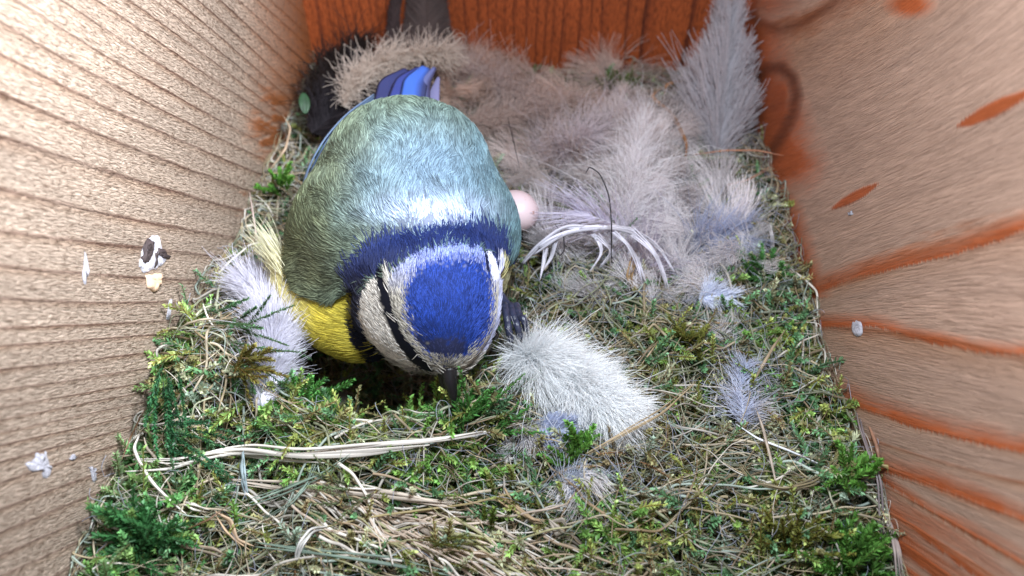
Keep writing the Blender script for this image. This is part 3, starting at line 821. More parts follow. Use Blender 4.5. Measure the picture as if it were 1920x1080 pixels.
COLLAR = [(648, 560), (655, 510), (690, 466), (740, 449), (800, 445), (850, 434), (900, 427), (932, 446), (947, 480), (948, 530), (925, 500), (900, 470), (850, 463), (800, 475), (750, 500),
          (722, 520), (700, 525), (690, 532), (680, 560), (674, 605), (690, 640), (715, 670), (760, 692), (812, 704), (840, 720), (800, 712), (755, 706), (700, 690), (664, 645), (652, 600)]
MANT_LOW = [(300, 430), (530, 430), (540, 480), (552, 520), (572, 552), (600, 560), (630, 556), (655, 548), (680, 540), (800, 500), (935, 500), (955, 500), (985, 470), (1000, 440), (1400, 400)]
YEL = np.array([.60, .50, .07]); 
def zones(P, N):
    px, py, d = proj(P)
    jx = rng.normal(size=len(P))*2.2; jy = rng.normal(size=len(P))*2.2
    x = px+jx; y = py+jy
    face = (N@(-FW)) > -.25
    n = len(P)
    col = np.empty((n, 3)); ln = np.full(n, .29); ddx = px-840.; ddy = py-565.
    wdt = np.full(n, .0095)
    # mantle
    nn = fbm(px*.02, py*.02, 77)
    k = np.clip((px-560)/400+(nn-.5)*.5, 0, 1)[:, None]
    c = np.array([.12, .14, .075])*(1-k)+np.array([.085, .15, .165])*k
    top = np.clip((300-py)/120, 0, 1)[:, None]
    c = c*(1-top*.6)+np.array([.16, .21, .13])*top*.6
    br = np.exp(-((px-590)/60)**2-((py-500)/60)**2)[:, None]
    c = c*(1-br*.5)+np.array([.075, .07, .045])*br*.5
    mid = np.exp(-((px-800)/120)**2-((py-340)/110)**2)[:, None]  # bluish highlight of the lit mid back, put into the plumage colour
    c = c*(1-.5*mid)+np.array([.17, .25, .38])*.6*mid
    nape = np.clip(np.exp(-((px-818)/80)**2-((py-410)/24)**2)*(.6+.8*rng.uniform(size=n)), 0, 1)[:, None]
    c = c*(1-nape)+np.array([.52, .60, .84])*nape
    ln = np.where(nape[:, 0] > .3, .26, ln)
    col[:] = c
    # breast
    low = y > np.interp(px, [p[0] for p in MANT_LOW], [p[1] for p in MANT_LOW])
    low = low | ((N@np.array([0, 0, 1.])) < -.45)
    yl = YEL[None]*np.ones((n, 1))
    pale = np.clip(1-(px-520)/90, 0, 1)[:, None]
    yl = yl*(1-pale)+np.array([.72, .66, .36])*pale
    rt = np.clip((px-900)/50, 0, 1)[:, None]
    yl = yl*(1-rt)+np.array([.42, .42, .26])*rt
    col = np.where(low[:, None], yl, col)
    ln = np.where(low, .36, ln); wdt = np.where(low, .007, wdt)
    ddx = np.where(low, (px-800)*1.0, ddx); ddy = np.where(low, (py-640)*.8, ddy)
    fx = 1-np.clip((px-505)/70, 0, 1)
    ln = np.where(low, ln+fx*.25, ln)
    ddx = np.where(low & (px < 620), -60, ddx); ddy = np.where(low & (px < 620), -20-fx*70, ddy)
    near = d < 17.4
    hc = np.linalg.norm(P-U(835, 590, 15.2), axis=1) < 1.5
    hm = hc & low & (d < 16.4)
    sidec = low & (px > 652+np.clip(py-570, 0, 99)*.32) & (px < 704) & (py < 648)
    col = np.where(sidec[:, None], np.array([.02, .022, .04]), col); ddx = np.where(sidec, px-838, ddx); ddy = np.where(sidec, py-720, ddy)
    col = np.where((hm & (px > 880))[:, None], np.array([.55, .56, .72]), col)
    hull = inpoly(px, py, [(690, 525), (740, 490), (850, 455), (950, 500), (950, 640), (880, 715), (812, 712), (760, 694), (715, 672), (690, 642), (674, 600)])
    col = np.where((hm & hull & (px <= 880))[:, None], np.array([.50, .47, .42]), col)
    col = np.where((hm & ~hull & (px > 770) & (px < 885) & (py > 690))[:, None], np.array([.03, .028, .03]), col)
    # head
    def put(mask, c_, l_, w_, dx=None, dy=None):
        nonlocal col, ln, wdt, ddx, ddy
        mask = mask & face & near
        col = np.where(mask[:, None], c_, col); ln = np.where(mask, l_, ln); wdt = np.where(mask, w_, wdt)
        if dx is not None:
            ddx = np.where(mask, dx, ddx); ddy = np.where(mask, dy, ddy)
    hx = px-838; hy = py-720
    jt = np.where(py < 530, 1, .3); xs_ = px+rng.normal(size=n)*7*jt; ys_ = py+rng.normal(size=n)*9*jt
    coll = inpoly(xs_, ys_, COLLAR) | (inpoly(px, py, COLLAR) & (py > 560))
    kb = np.clip((560-py)/90, 0, 1)[:, None]
    put(coll, np.array([.012, .013, .03])*(1-kb)+np.array([.012, .024, .105])*kb, np.where(py < 530, .30, .19), .0075, hx, hy)
    put(inpoly(x, y, CHEEK), np.array([.66, .62, .56]), .15, .0052, hx, hy)
    lav = np.clip((560-py)/80, 0, 1)[:, None]
    put(inpoly(px+rng.normal(size=n)*3.5, py+rng.normal(size=n)*4.5, RINGP), np.array([.42, .39, .33])*(1-lav)+np.array([.27, .33, .66])*lav, .15, .0052, hx, hy)
    ds, _ = seg_d(px, py, [(716, 515), (720, 545), (732, 592), (751, 636), (780, 671), (808, 697), (832, 716)])
    put(ds < 10.5+rng.normal(size=n)*1.5, np.array([.010, .012, .03]), .09, .006, hx, hy)
    put(inpoly(px+rng.normal(size=n)*6, py+rng.normal(size=n)*8, CAP), (np.array([.022, .062, .34])[None]*(.55+.8*fbm(px*.09, py*.09, 131))[:, None]), .14, .0052, hx, hy)
    fr = inpoly(px, py, CAP) & (py > 635+rng.normal(size=n)*7) & (px < 870)
    put(fr, np.array([.04, .05, .14]), .12, .0052, hx, hy)
    # right cheek sliver
    ds, sq = seg_d(px, py, [(919, 482), (927, 505), (930, 530)])
    put(ds < 6, np.array([.72, .74, .95]), .14, .0065, hx, hy)
    ds, sq = seg_d(px, py, [(908, 470), (914, 490), (917, 520)])
    put(ds < 3, np.array([.02, .03, .12]), .1, .0065, hx, hy)
    low = low & ~(np.linalg.norm(P-U(835, 590, 15.2), axis=1) < 1.7)
    return col, ln, wdt, ddx, ddy, low

def vnorm(V, F):
    fn = np.cross(V[F[:, 1]]-V[F[:, 0]], V[F[:, 2]]-V[F[:, 0]])
    N = np.zeros_like(V)
    for i in range(3): np.add.at(N, F[:, i], fn)
    return norm(N)
BN = vnorm(BV, faces)
bird = empty('bird', tuple(U(757, 400, 19.0)), 'small bird with blue cap, white cheeks and greenish back bending into the nest', 'bird')
zc = zones(BV, BN)
# wing and mantle plumage stands proud of the breast
lowmask = zc[5]
BV2 = BV+BN*np.where(lowmask, -.14, .0)[:, None]
body = new_mesh('body', BV2, faces, attr_mat('skin_plumage', .8, 0, .15, 6), None, True, zc[0]*.3)  # body colour darkened to stand in for shade in the gaps between strands
adopt(body, bird)

def plume(name, V, N, F, count, sel=None, lenmul=1, lift=.16, seed=1):
    A = V[F[:, 0]]; B = V[F[:, 1]]; Cc = V[F[:, 2]]
    ar = np.linalg.norm(np.cross(B-A, Cc-A), axis=1)
    ctr = (A+B+Cc)/3; fn = norm(np.cross(B-A, Cc-A))
    wgt = ar*np.where(fn@(-FW) > -.35, 1, .12)
    dmul = np.where(proj(ctr)[2] < 16.2, 4.2, 1.0)
    wgt = wgt*dmul; wgt /= wgt.sum()
    fi = rng.choice(len(F), count, p=wgt)
    r1 = np.sqrt(rng.uniform(size=count)); r2 = rng.uniform(size=count)
    w = np.stack([1-r1, r1*(1-r2), r1*r2], 1)[..., None]
    P0 = A[fi]*w[:, 0]+B[fi]*w[:, 1]+Cc[fi]*w[:, 2]
    N0 = norm(N[F[fi, 0]]*w[:, 0]+N[F[fi, 1]]*w[:, 1]+N[F[fi, 2]]*w[:, 2])
    col, ln, wd, dx, dy, low = zones(P0, N0)
    q = np.stack([dx, dy], 1); q = q/(np.linalg.norm(q, axis=1, keepdims=True)+1e-6)
    px, py, _ = proj(P0)
    # swirling lay of the feathers, in small overlapping groups
    cell = fbm(px*.035, py*.035, 101)
    ang = (fbm(px*.012, py*.012, 91)-.5)*1.5+(cell-.5)*1.4+rng.normal(size=count)*.12
    head = wd < .0083
    ang = np.where(head, ang*.35+rng.normal(size=count)*.1, ang)
    ca, sa = np.cos(ang), np.sin(ang)
    q = np.stack([q[:, 0]*ca-q[:, 1]*sa, q[:, 0]*sa+q[:, 1]*ca], 1)
    d = RT*q[:, :1]-UP*q[:, 1:]
    d = norm(d-N0*(d*N0).sum(1, keepdims=True))
    L = ln*rng.uniform(.7, 1.2, count)*lenmul
    lf = lift*rng.uniform(.4, 1.5, count)
    lf = np.where(head & ~low, lf*1.2, lf)
    k = 5; tq = np.linspace(0, 1, k)
    curl = norm(np.cross(N0, d))*((fbm(px*.03+5, py*.03, 111)-.5)[:, None]*1.1)
    P = P0[:, None]-N0[:, None]*.03+(d+curl*0)[:, None]*(L[:, None]*tq)[..., None]+N0[:, None]*((lf*L)[:, None]*(tq*1.3-.75*tq**2)*1.6)[..., None]+curl[:, None]*(L[:, None]*tq**2)[..., None]
    # keep to the curve of the back
    P = P-N0[:, None]*((L[:, None]*tq)**2/5.0)[..., None]
    P = P-N0[:, None]*np.where(low, .14, 0)[:, None, None]
    rad = wd[:, None]*np.array([1, 1, .85, .6, .25])[None]*rng.uniform(.8, 1.25, (count, 1))
    tone = rng.uniform(.5, 1.45, (count, 1))
    grp = fbm(px*.10+4*fbm(px*.03, py*.03, 5), py*.07, 141)[:, None]
    tone = tone*(.45+1.1*grp)
    tone = np.where(head[:, None], rng.uniform(.6, 1.4, (count, 1)), tone)
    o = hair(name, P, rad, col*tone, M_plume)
    return adopt(o, bird)
plume('plumage', BV, BN, faces, 230000)

# flank tuft on the left, pale tips poking up past the wing edge
n = 1500
t_ = rng.uniform(0, 1, n)
base = np.array([U(566-34*a+rng.normal()*6, 590-80*a+rng.normal()*10, 16.75+.2*rng.normal()) for a in t_])
dr = np.stack([-.35+rng.normal(size=n)*.16, 1.0+rng.normal(size=n)*.12], 1)
dw = norm(RT*dr[:, :1]+UP*dr[:, 1:]-FW*rng.normal(size=(n, 1))*.15)
L = rng.uniform(.25, 1.0, n)*(.4+.75*t_); tq = np.linspace(0, 1, 6)
P = base[:, None]+dw[:, None]*(L[:, None]*tq)[..., None]+RT*(-.22*(L[:, None]*tq**2))[..., None]
cl = (np.array([.60, .50, .12])*(1-t_[:, None])+np.array([.60, .58, .42])*t_[:, None])*rng.uniform(.7, 1.1, (n, 1))
adopt(hair('flank_feathers', P, .010*np.linspace(1, .3, 6)[None]*np.ones((n, 1)), cl, M_plume), bird)['label'] = 'pale yellow white flank feathers'

# wing edges: long flight feathers along both sides
def blade(pts, widths, col, nrm, nm='wing_feather', par=None, thick=.025, mat=None, edge=None):
    V, F = ribbon([U(*p) for p in pts], widths, nrm, thick, 28, 8)
    c = np.array(col)[None]*np.ones((len(V), 1))
    if edge is not None:
        j = np.arange(len(V)) % 8
        c[(j == 0) | (j == 7) | (j == 1)] = edge
    o = new_mesh(nm, V, F, mat or M_vane, None, True, c)
    return adopt(o, par or bird)
t = NT('flight_feather')
a_ = t.add('Attribute', attribute_name='col')
wv = t.add('TexWave', i_Scale=9.0, i_Distortion=1.5, i_Detail=2.0)
p = t.add('BsdfPrincipled', i_Base_Color=a_.outputs['Color'], i_Roughness=.72)
b = t.add('Bump', i_Strength=.25, i_Distance=.02, i_Height=wv.outputs[0]); t.link(b.outputs[0], p.inputs['Normal'])
M_vane = t.finish(p.outputs[0])
for k_ in range(4):
    o_ = k_*6
    blade([(962-o_, 495, 16.9+k_*.1), (969-o_, 440, 17.0), (955-o_, 370, 17.3), (926-o_, 310, 17.7), (890-o_, 260, 18.1), (850-o_, 220, 18.6)], [.12, .2, .22, .2, .16, .06],
          (.035, .07, .26) if k_ == 0 else (.05, .13, .25), (1, 0, .6), edge=(.05, .09, .5) if k_ == 0 else None)
for k_ in range(4):
    o_ = k_*7
    blade([(562+o_, 470, 17.1), (560+o_, 390, 17.3), (574+o_, 320, 17.7), (606+o_, 262, 18.3), (648+o_, 215, 18.9), (700+o_*.6, 178+o_*.3, 19.5)], [.08, .14, .2, .24, .24, .1],
          (.06, .10, .17), (-1, 0, .7), edge=(.10, .15, .24) if k_ == 0 else None)
# tail
for pts, w_, cl, ed in [([(735, 250, 18.6), (722, 195, 19.2), (728, 160, 19.7), (765, 133, 20.3)], [.5, .6, .55, .25], (.018, .025, .10), None),
                        ([(760, 250, 18.5), (748, 190, 19.1), (760, 155, 19.6), (790, 130, 20.2)], [.5, .6, .55, .25], (.02, .035, .18), None),
                        ([(785, 250, 18.3), (772, 192, 18.9), (778, 155, 19.5), (800, 127, 20.1)], [.5, .62, .62, .30], (.035, .11, .46), (.02, .03, .1)),
                        ([(800, 250, 18.4), (795, 192, 19.0), (796, 155, 19.6), (815, 127, 20.2)], [.3, .3, .28, .12], (.09, .11, .26), (.03, .03, .08)),
                        ([(815, 250, 18.5), (812, 200, 19.1), (815, 170, 19.7), (822, 145, 20.2)], [.3, .3, .25, .08], (.16, .16, .30), None)]:
    blade(pts, w_, cl, tuple(-FW), 'tail_feather', edge=ed)
# beak
M_beak = simple('beak_horn', (.010, .009, .010), .35, .3, .15, 8, .2)
def cone(nm, pts, widths, mat, parent, thick=None, sect=12):
    K = np.array([U(*p) for p in pts]); segs = 16; tt = np.linspace(0, len(K)-1, segs)
    R = np.stack([np.interp(tt, np.arange(len(K)), K[:, i]) for i in range(3)], 1)
    for _ in range(2): R[1:-1] = (R[:-2]+R[1:-1]*2+R[2:])/4
    W = np.interp(tt, np.arange(len(K)), widths)
    T = norm(np.gradient(R, axis=0)); sd = norm(np.cross(T, -FW)); up = np.cross(sd, T)
    V = [R[i]+(sd[i]*math.cos(2*math.pi*j/sect)+up[i]*math.sin(2*math.pi*j/sect))*W[i] for i in range(segs) for j in range(sect)]
    F = [(i*sect+j, i*sect+(j+1) % sect, (i+1)*sect+(j+1) % sect, (i+1)*sect+j) for i in range(segs-1) for j in range(sect)]
    F += [tuple(range(sect-1, -1, -1)), tuple((segs-1)*sect+j for j in range(sect))]
    o = new_mesh(nm, np.array(V), F, mat, None, True)
    return adopt(o, parent)
cone('upper_beak', [(842, 690, 14.75), (844, 715, 14.72), (850, 742, 14.82), (853, 768, 15.02)], [.16, .13, .08, .015], M_beak, bird)
cone('lower_beak', [(832, 690, 15.0), (836, 715, 14.98), (843, 738, 15.02), (848, 757, 15.1)], [.15, .12, .07, .015], M_beak, bird)
# eyes
for (x, y, d_) in [(771, 657, 14.86), (926, 628, 15.5)]:
    bmm = bmesh.new(); bmesh.ops.create_icosphere(bmm, subdivisions=3, radius=.105)
    me = bpy.data.meshes.new('eye'); bmm.to_mesh(me); bmm.free()
    for f in me.polygons: f.use_smooth = True
    me.materials.append(simple('eye_gloss', (.006, .005, .006), .06, .6))
    o = bpy.data.objects.new('eye', me); C.objects.link(o); o.parent = bird; o.location = Vector(U(x, y, d_))-Vector(bird.location)
# foot with three forward toes and one back toe
M_toe = simple('toe_scales', (.028, .032, .06), .28, .6, .3, 5, .3)
M_claw = simple('claw', (.02, .02, .025), .25, .6)
def toe(par, pts, r0, r1, nseg=6):
    K = np.array([U(*p) for p in pts]); segs = 36; sect = 10; tt = np.linspace(0, len(K)-1, segs)
    R = np.stack([np.interp(tt, np.arange(len(K)), K[:, i]) for i in range(3)], 1)
    for _ in range(4): R[1:-1] = (R[:-2]+R[1:-1]*2+R[2:])/4
    T = norm(np.gradient(R, axis=0)); sd = norm(np.cross(T, -FW)); up = np.cross(sd, T)
    W = np.linspace(r0, r1, segs)*(1+.16*np.abs(np.sin(np.linspace(0, nseg*np.pi, segs)))-.08)
    V = [R[i]+(sd[i]*math.cos(2*math.pi*j/sect)+up[i]*math.sin(2*math.pi*j/sect))*W[i] for i in range(segs) for j in range(sect)]
    F = [(i*sect+j, i*sect+(j+1) % sect, (i+1)*sect+(j+1) % sect, (i+1)*sect+j) for i in range(segs-1) for j in range(sect)]
    F += [tuple(range(sect-1, -1, -1)), tuple((segs-1)*sect+j for j in range(sect))]
    o = new_mesh('toe', np.array(V), F, M_toe, None, True); adopt(o, par)
    return o
foot = new_mesh('foot', np.array([U(950, 560, 16.9)]*3)+np.array([[0, 0, 0], [.02, 0, 0], [0, .02, 0]]), [(0, 1, 2)], M_toe)
bpy.data.objects.remove(foot)
V, F = ribbon([U(900, 500, 17.3), U(930, 540, 16.9), U(950, 572, 16.4), U(957, 580, 16.3)], [.2, .17, .2, .24], tuple(-FW), .09, 20, 10)
foot = new_mesh('foot', V, F, M_toe, None, True); adopt(foot, bird)
for x0, x1, y1 in [(946, 958, 648), (958, 975, 642), (968, 987, 628)]:
    tz = toe(foot, [(x0, 572, 16.1), (x0+4, 590, 15.75), (x1-4, y1-28, 15.6), (x1, y1-8, 15.75)], .085, .065)
    tz.location = (0, 0, 0)
    V, F = ribbon([U(x1, y1-10, 15.74), U(x1+3, y1, 15.8), U(x1+3, y1+10, 15.95)], [.08, .06, .012], tuple(-FW), .03, 12, 8)
    cw = new_mesh('claw', V, F, M_claw, None, True); cw.parent = foot
    cw.location = (0, 0, 0)

# ------------------------------------------------------------------ single straws
PALE = (.62, .52, .42); WHT = (.80, .74, .66); TAN = (.42, .28, .14); OLV = (.28, .30, .16); GRY = (.40, .42, .42); GRN = (.28, .38, .30); BRN = (.20, .11, .06)
STRAWS = [
 ('long pale flattened straw sweeping from the left wall to the white feather', [(250, 862, .4), (330, 866, .45), (400, 850, .5), (470, 845, .55), (560, 858, .55), (680, 842, .55), (800, 832, .55), (900, 815, .5), (990, 788, .4)], [.05, .07, .12, .17, .2, .22, .17, .13, .06], WHT),
 ('thinner pale straw lying just under the long front one', [(235, 884, .35), (320, 880, .38), (370, 862, .45), (430, 848, .5), (520, 862, .5), (610, 868, .48)], [.03, .06, .07, .08, .08, .04], WHT),
 ('broad pale split straw in the middle of the lower left', [(430, 900, .3), (520, 912, .4), (620, 925, .45), (720, 932, .45), (850, 946, .35)], [.06, .12, .2, .22, .1], PALE),
 ('frayed pale straw bundle strand slanting below the broad split one', [(700, 930, .35), (760, 975, .4), (830, 1015, .42), (920, 1032, .4), (1020, 1048, .35)], [.1, .14, .12, .1, .05], PALE),
 ('long straight bluish green blade running down to the right along the bottom edge', [(480, 1018, .4), (600, 1035, .5), (720, 1052, .5), (850, 1078, .4)], [.08, .1, .1, .07], GRN),
 ('pale blue green blade crossing upward to the right in the lower left', [(470, 942, .4), (540, 915, .5), (600, 890, .55), (660, 850, .5)], [.10, .11, .08, .03], GRN),
 ('short upright bluish blade standing in front of the long front straw', [(455, 848, .7), (456, 875, .6), (458, 905, .5), (466, 938, .3)], [.06, .11, .1, .05], (.32, .40, .42)),
 ('narrow green grey blade steeply slanted in the lower left tangle', [(592, 870, .6), (575, 905, .55), (545, 945, .5), (480, 980, .3)], [.09, .08, .07, .05], GRN),
 ('bent white stem hooked over the green moss at the lower left', [(618, 990, .4), (585, 995, .5), (565, 1020, .5), (556, 1045, .4), (570, 1078, .2)], [.09, .09, .08, .07, .05], (.85, .83, .78)),
 ('thick tan straw bent downward in the lower left', [(405, 962, .5), (430, 985, .5), (445, 1012, .4), (470, 1030, .2)], [.1, .14, .14, .08], (.52, .36, .22)),
 ('short white chip of straw above the bent tan one', [(345, 945, .4), (365, 950, .45), (390, 960, .35)], [.1, .12, .06], WHT),
 ('dark brown needle crossing the tan straw', [(352, 992, .5), (390, 975, .6), (427, 948, .7)], [.035, .04, .03], BRN),
 ('grey brown twig lying along the lower left edge', [(318, 1022, .3), (345, 1026, .4), (400, 1034, .35), (440, 1052, .2)], [.13, .13, .1, .05], (.36, .28, .2)),
 ('looped pale stem touching the left wall', [(262, 815, .5), (250, 840, .6), (262, 868, .55), (285, 905, .5), (320, 940, .4), (350, 965, .3)], [.05, .06, .06, .06, .05, .04], WHT),
 ('thin stem arching beside the looped pale one', [(270, 820, .4), (275, 840, .5), (295, 862, .4), (330, 880, .2)], [.04, .05, .05, .04], PALE),
 ('dark thin needle leaning on the left wall above the looped stem', [(228, 862, .4), (245, 820, .8), (262, 785, 1.2), (275, 765, 1.5)], [.02, .03, .03, .02], BRN),
 ('golden straw rising to the right over the end of the white feather', [(1080, 862, .3), (1130, 832, .5), (1180, 805, .7), (1240, 775, .8), (1305, 715, .7)], [.05, .07, .09, .10, .04], (.55, .42, .25)),
 ('thin white thread slanting down on the right moss', [(1380, 795, .4), (1420, 822, .45), (1480, 845, .45), (1560, 880, .35)], [.035, .04, .04, .03], (.80, .82, .85)),
 ('curved olive stem forming a bowl shape on the right', [(1385, 870, .3), (1410, 900, .4), (1470, 918, .45), (1530, 900, .45), (1580, 850, .4)], [.05, .07, .08, .09, .05], (.34, .28, .16)),
 ('tan stalk leaning between two wisps at the right', [(1410, 720, .4), (1430, 685, .6), (1450, 650, .7), (1475, 615, .7)], [.06, .07, .06, .03], (.46, .36, .24)),
 ('upright thin stem crossing the curved olive one', [(1455, 905, .4), (1445, 860, .5), (1430, 800, .5), (1415, 760, .4)], [.05, .05, .05, .03], PALE),
 ('pale root running along the foot of the right wall', [(1635, 930, .2), (1650, 960, .35), (1668, 990, .4), (1680, 1030, .4), (1688, 1085, .2)], [.07, .11, .13, .12, .08], (.50, .40, .36)),
 ('grey root strand behind the pale root by the right wall', [(1605, 735, .3), (1608, 790, .5), (1625, 840, .5), (1645, 900, .5), (1650, 1000, .3), (1655, 1060, .1)], [.06, .08, .09, .09, .08, .05], (.34, .28, .28)),
 ('reddish stem leaning against the right wall above the grey root', [(1612, 745, .4), (1628, 790, .6), (1645, 840, .5), (1652, 885, .4)], [.05, .06, .07, .05], (.36, .19, .12)),
 ('hooked yellow stem end touching the right wall', [(1600, 880, .5), (1640, 870, .6), (1668, 876, .7), (1665, 905, .5)], [.04, .06, .08, .06], (.42, .32, .12)),
 ('short brown bark splinter in the lower middle', [(935, 925, .4), (960, 945, .45), (1000, 975, .4), (1020, 978, .3)], [.16, .14, .1, .06], (.42, .30, .18)),
 ('blunt grey bark chip right of the brown splinter', [(1028, 982, .3), (1042, 990, .35), (1055, 998, .3)], [.16, .2, .16], (.44, .38, .30)),
 ('dark grey bark chip near the bottom middle', [(1060, 1010, .3), (1080, 1022, .3), (1100, 1038, .2)], [.12, .15, .12], (.20, .16, .12)),
 ('long thin golden stem crossing the lower middle from left to right', [(600, 990, .4), (700, 968, .5), (800, 955, .5), (880, 945, .5), (940, 930, .5), (1020, 908, .4)], [.03, .04, .04, .04, .04, .02], (.48, .38, .18)),
 ('orange straw curling up behind the lilac fan towards the back panel', [(1280, 330, .4), (1290, 270, .8), (1262, 215, .9), (1220, 180, .9), (1240, 165, 1.0)], [.08, .09, .08, .08, .05], (.46, .22, .10)),
 ('pinkish straw looping below the corner feather to the right wall', [(1290, 350, .3), (1340, 352, .5), (1400, 340, .7), (1450, 310, .6)], [.05, .08, .09, .04], (.52, .30, .20)),
 ('thin orange straw above the pinkish loop', [(1300, 290, .7), (1360, 282, .9), (1420, 282, 1.0), (1470, 292, .9)], [.03, .045, .045, .03], (.50, .22, .12)),
 ('curled straw bow at the foot of the back panel', [(1245, 180, .4), (1250, 158, .8), (1275, 152, .8), (1300, 168, .4)], [.06, .07, .08, .05], (.50, .25, .12)),
 ('short white quill stub at the right wall', [(1448, 468, .3), (1450, 445, .5), (1446, 422, .6)], [.12, .12, .1], (.62, .58, .58)),
 ('thick green stem leaning diagonally behind the stub', [(1440, 460, .3), (1420, 420, .5), (1390, 385, .5)], [.06, .06, .05], (.34, .32, .26)),
 ('tan seed husk standing in the middle tangle', [(1185, 545, .3), (1180, 520, .5), (1188, 490, .6), (1195, 465, .6)], [.05, .12, .08, .03], (.48, .30, .14)),
 ('pale hair curving round the left of the big white feather', [(985, 640, .3), (1050, 600, .4), (1100, 620, .45), (1130, 650, .45), (1190, 690, .3)], [.02, .03, .03, .03, .02], GRY),
 ('short slanted wood chip above the white feather', [(1195, 685, .3), (1215, 660, .4), (1232, 640, .4)], [.07, .09, .07], (.45, .34, .22)),
 ('pale stem standing along the upper left edge of the back', [(482, 450, .8), (474, 400, 1.4), (468, 360, 1.6)], [.05, .05, .04], (.44, .34, .30)),
 ('curled pale stem beside the left wall near the black feather', [(505, 320, .5), (535, 280, 1.0), (545, 240, 1.4), (530, 215, 1.6)], [.05, .06, .05, .03], (.52, .38, .26)),
 ('small withered leaf stalk under the beak', [(770, 790, -.1), (785, 760, .1), (800, 725, .3)], [.04, .05, .03], PALE),
 ('curved fibre hanging under the beak', [(768, 722, .3), (762, 745, .2), (790, 772, .1), (820, 802, .2)], [.03, .04, .04, .03], (.45, .36, .22)),
]
for lab, pts, w_, cl in STRAWS:
    rib('straw', pts, w_, cl, lab, 'straw', 'loose straws on the nest', segs=40)
# extra thin parallel straws of the frayed bundle (many, matted together)
n = 150
a = rng.uniform(0, 1, n)
base = np.array([S(560+400*q+rng.normal()*50, 925+110*q+rng.normal()*24, .25+.2*rng.uniform()) for q in a])
dr = np.stack([np.ones(n)*(1-.0), -.55+rng.normal(size=n)*.28, rng.normal(size=n)*.08+.05], 1)
P = wander(base, dr, rng.uniform(.8, 2.6, n), 8, .35, .2); P = settle(P, .0, .5)
cl = np.array([[.62, .50, .40], [.48, .36, .24], [.74, .68, .60], [.36, .34, .18]])[rng.integers(0, 4, n)]*rng.uniform(.7, 1.1, (n, 1))
tag(hair('straw_bundle', P, rng.uniform(.012, .032, n)[:, None]*np.linspace(1, .5, 8)[None], cl, M_straw), 'frayed bundle of pale split straw across the lower middle', 'straw bundle', kind='stuff')

# black hairs
for lab, pts in [('long curved black hair arching over the lilac down', [(1098, 325, 2.3), (1105, 312, 2.5), (1125, 325, 2.5), (1142, 365, 2.3), (1147, 420, 2.0), (1146, 480, 1.2), (1148, 500, .6)]),
                 ('short curled dark hair below the arched quill', [(1040, 420, 1.3), (1057, 440, 1.2), (1058, 470, 1.0), (1050, 480, .9), (1035, 462, .9)]),
                 ('fine dark hair over the hole beside the back', [(952, 220, 1.8), (962, 260, 1.8), (975, 320, 1.2)])]:
    rib('hair', pts, [.022, .03, .03, .03, .02], (.03, .025, .03), lab, 'hair', 'dark hairs on the nest', segs=48)

# ------------------------------------------------------------------ larger moss sprigs, one by one
def moss_sprig(lab, px, py, h, chart_dirs, ln, col, leaf=.17, wid=.08, nl=36, bend=.3, flat=0, nrm=.3):
    root = S(px, py, h)
    dd = np.array([RT*a+UP*b*1.0+np.array([0, 0, nrm]) for a, b in chart_dirs])
    n = len(dd)
    rr = np.array([root+rng.normal(size=3)*.12 for _ in range(n)])
    rr = np.repeat(rr, 2, 0)+rng.normal(size=(2*n, 3))*.1; dd = np.repeat(dd, 2, 0)+rng.normal(size=(2*n, 3))*.22; ln = np.repeat(np.array(ln)*np.ones(n), 2)*rng.uniform(.6, 1.05, 2*n); n = 2*n
    col = np.array(col)*.85+np.mean(col)*.15; nl = int(nl*1.5); leaf = leaf*.68; wid = wid*.6
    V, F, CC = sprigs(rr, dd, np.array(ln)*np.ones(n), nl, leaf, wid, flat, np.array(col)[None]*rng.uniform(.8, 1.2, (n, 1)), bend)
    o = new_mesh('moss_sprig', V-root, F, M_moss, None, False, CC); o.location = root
    return tag(o, lab, 'moss sprig', 'separate moss sprigs')
G1 = (.07, .26, .04); G2 = (.12, .31, .035); G3 = (.045, .19, .05); G4 = (.16, .17, .02)
fan = lambda a0, a1, n: [(math.cos(math.radians(a)), math.sin(math.radians(a))) for a in np.linspace(a0, a1, n)]
moss_sprig('bright green leafy moss sprig in the hollow left of the beak', 575, 775, -.1, fan(10, 165, 9), [1.2, 1.3, 1.2, 1.0, 1.1, .9, 1.1, 1.0, .9], G1, .2, .1)
moss_sprig('green moss sprig directly behind the beak tip', 870, 790, .1, fan(20, 150, 7), .95, G1, .17, .08)
moss_sprig('long green moss shoot pointing at the white feather', 900, 790, .25, fan(10, 35, 3), 1.3, G1, .16, .07)
moss_sprig('glossy green moss sprig below the white feather', 1085, 865, .2, fan(40, 150, 7), .7, G2, .2, .11)
moss_sprig('dense dark green moss clump against the left wall at the bottom', 270, 1020, .1, fan(-40, 220, 22), .95, G3, .2, .09)
moss_sprig('bright green moss clump in the bottom right corner', 1590, 1060, .2, fan(-20, 190, 20), .95, (.09, .25, .03), .2, .09)
moss_sprig('yellow green moss clump beside the bright one at the bottom right', 1470, 1035, .2, fan(0, 180, 16), .85, G4, .18, .08)
moss_sprig('green moss sprig next to the right wall roots', 1590, 900, .2, fan(30, 200, 10), .7, G2, .18, .09)
moss_sprig('dark green moss strand hanging down the left rim', 318, 700, .9, [(-.2, -1), (0, -1), (.15, -1), (.3, -1)], 1.6, (.03, .15, .05), .13, .08, 60)
moss_sprig('moss strand continuing along the left rim towards the front straw', 330, 800, .5, [(.6, -.6), (.9, -.35), (1, -.15), (.8, -.5)], 1.7, (.03, .16, .06), .13, .07, 60)
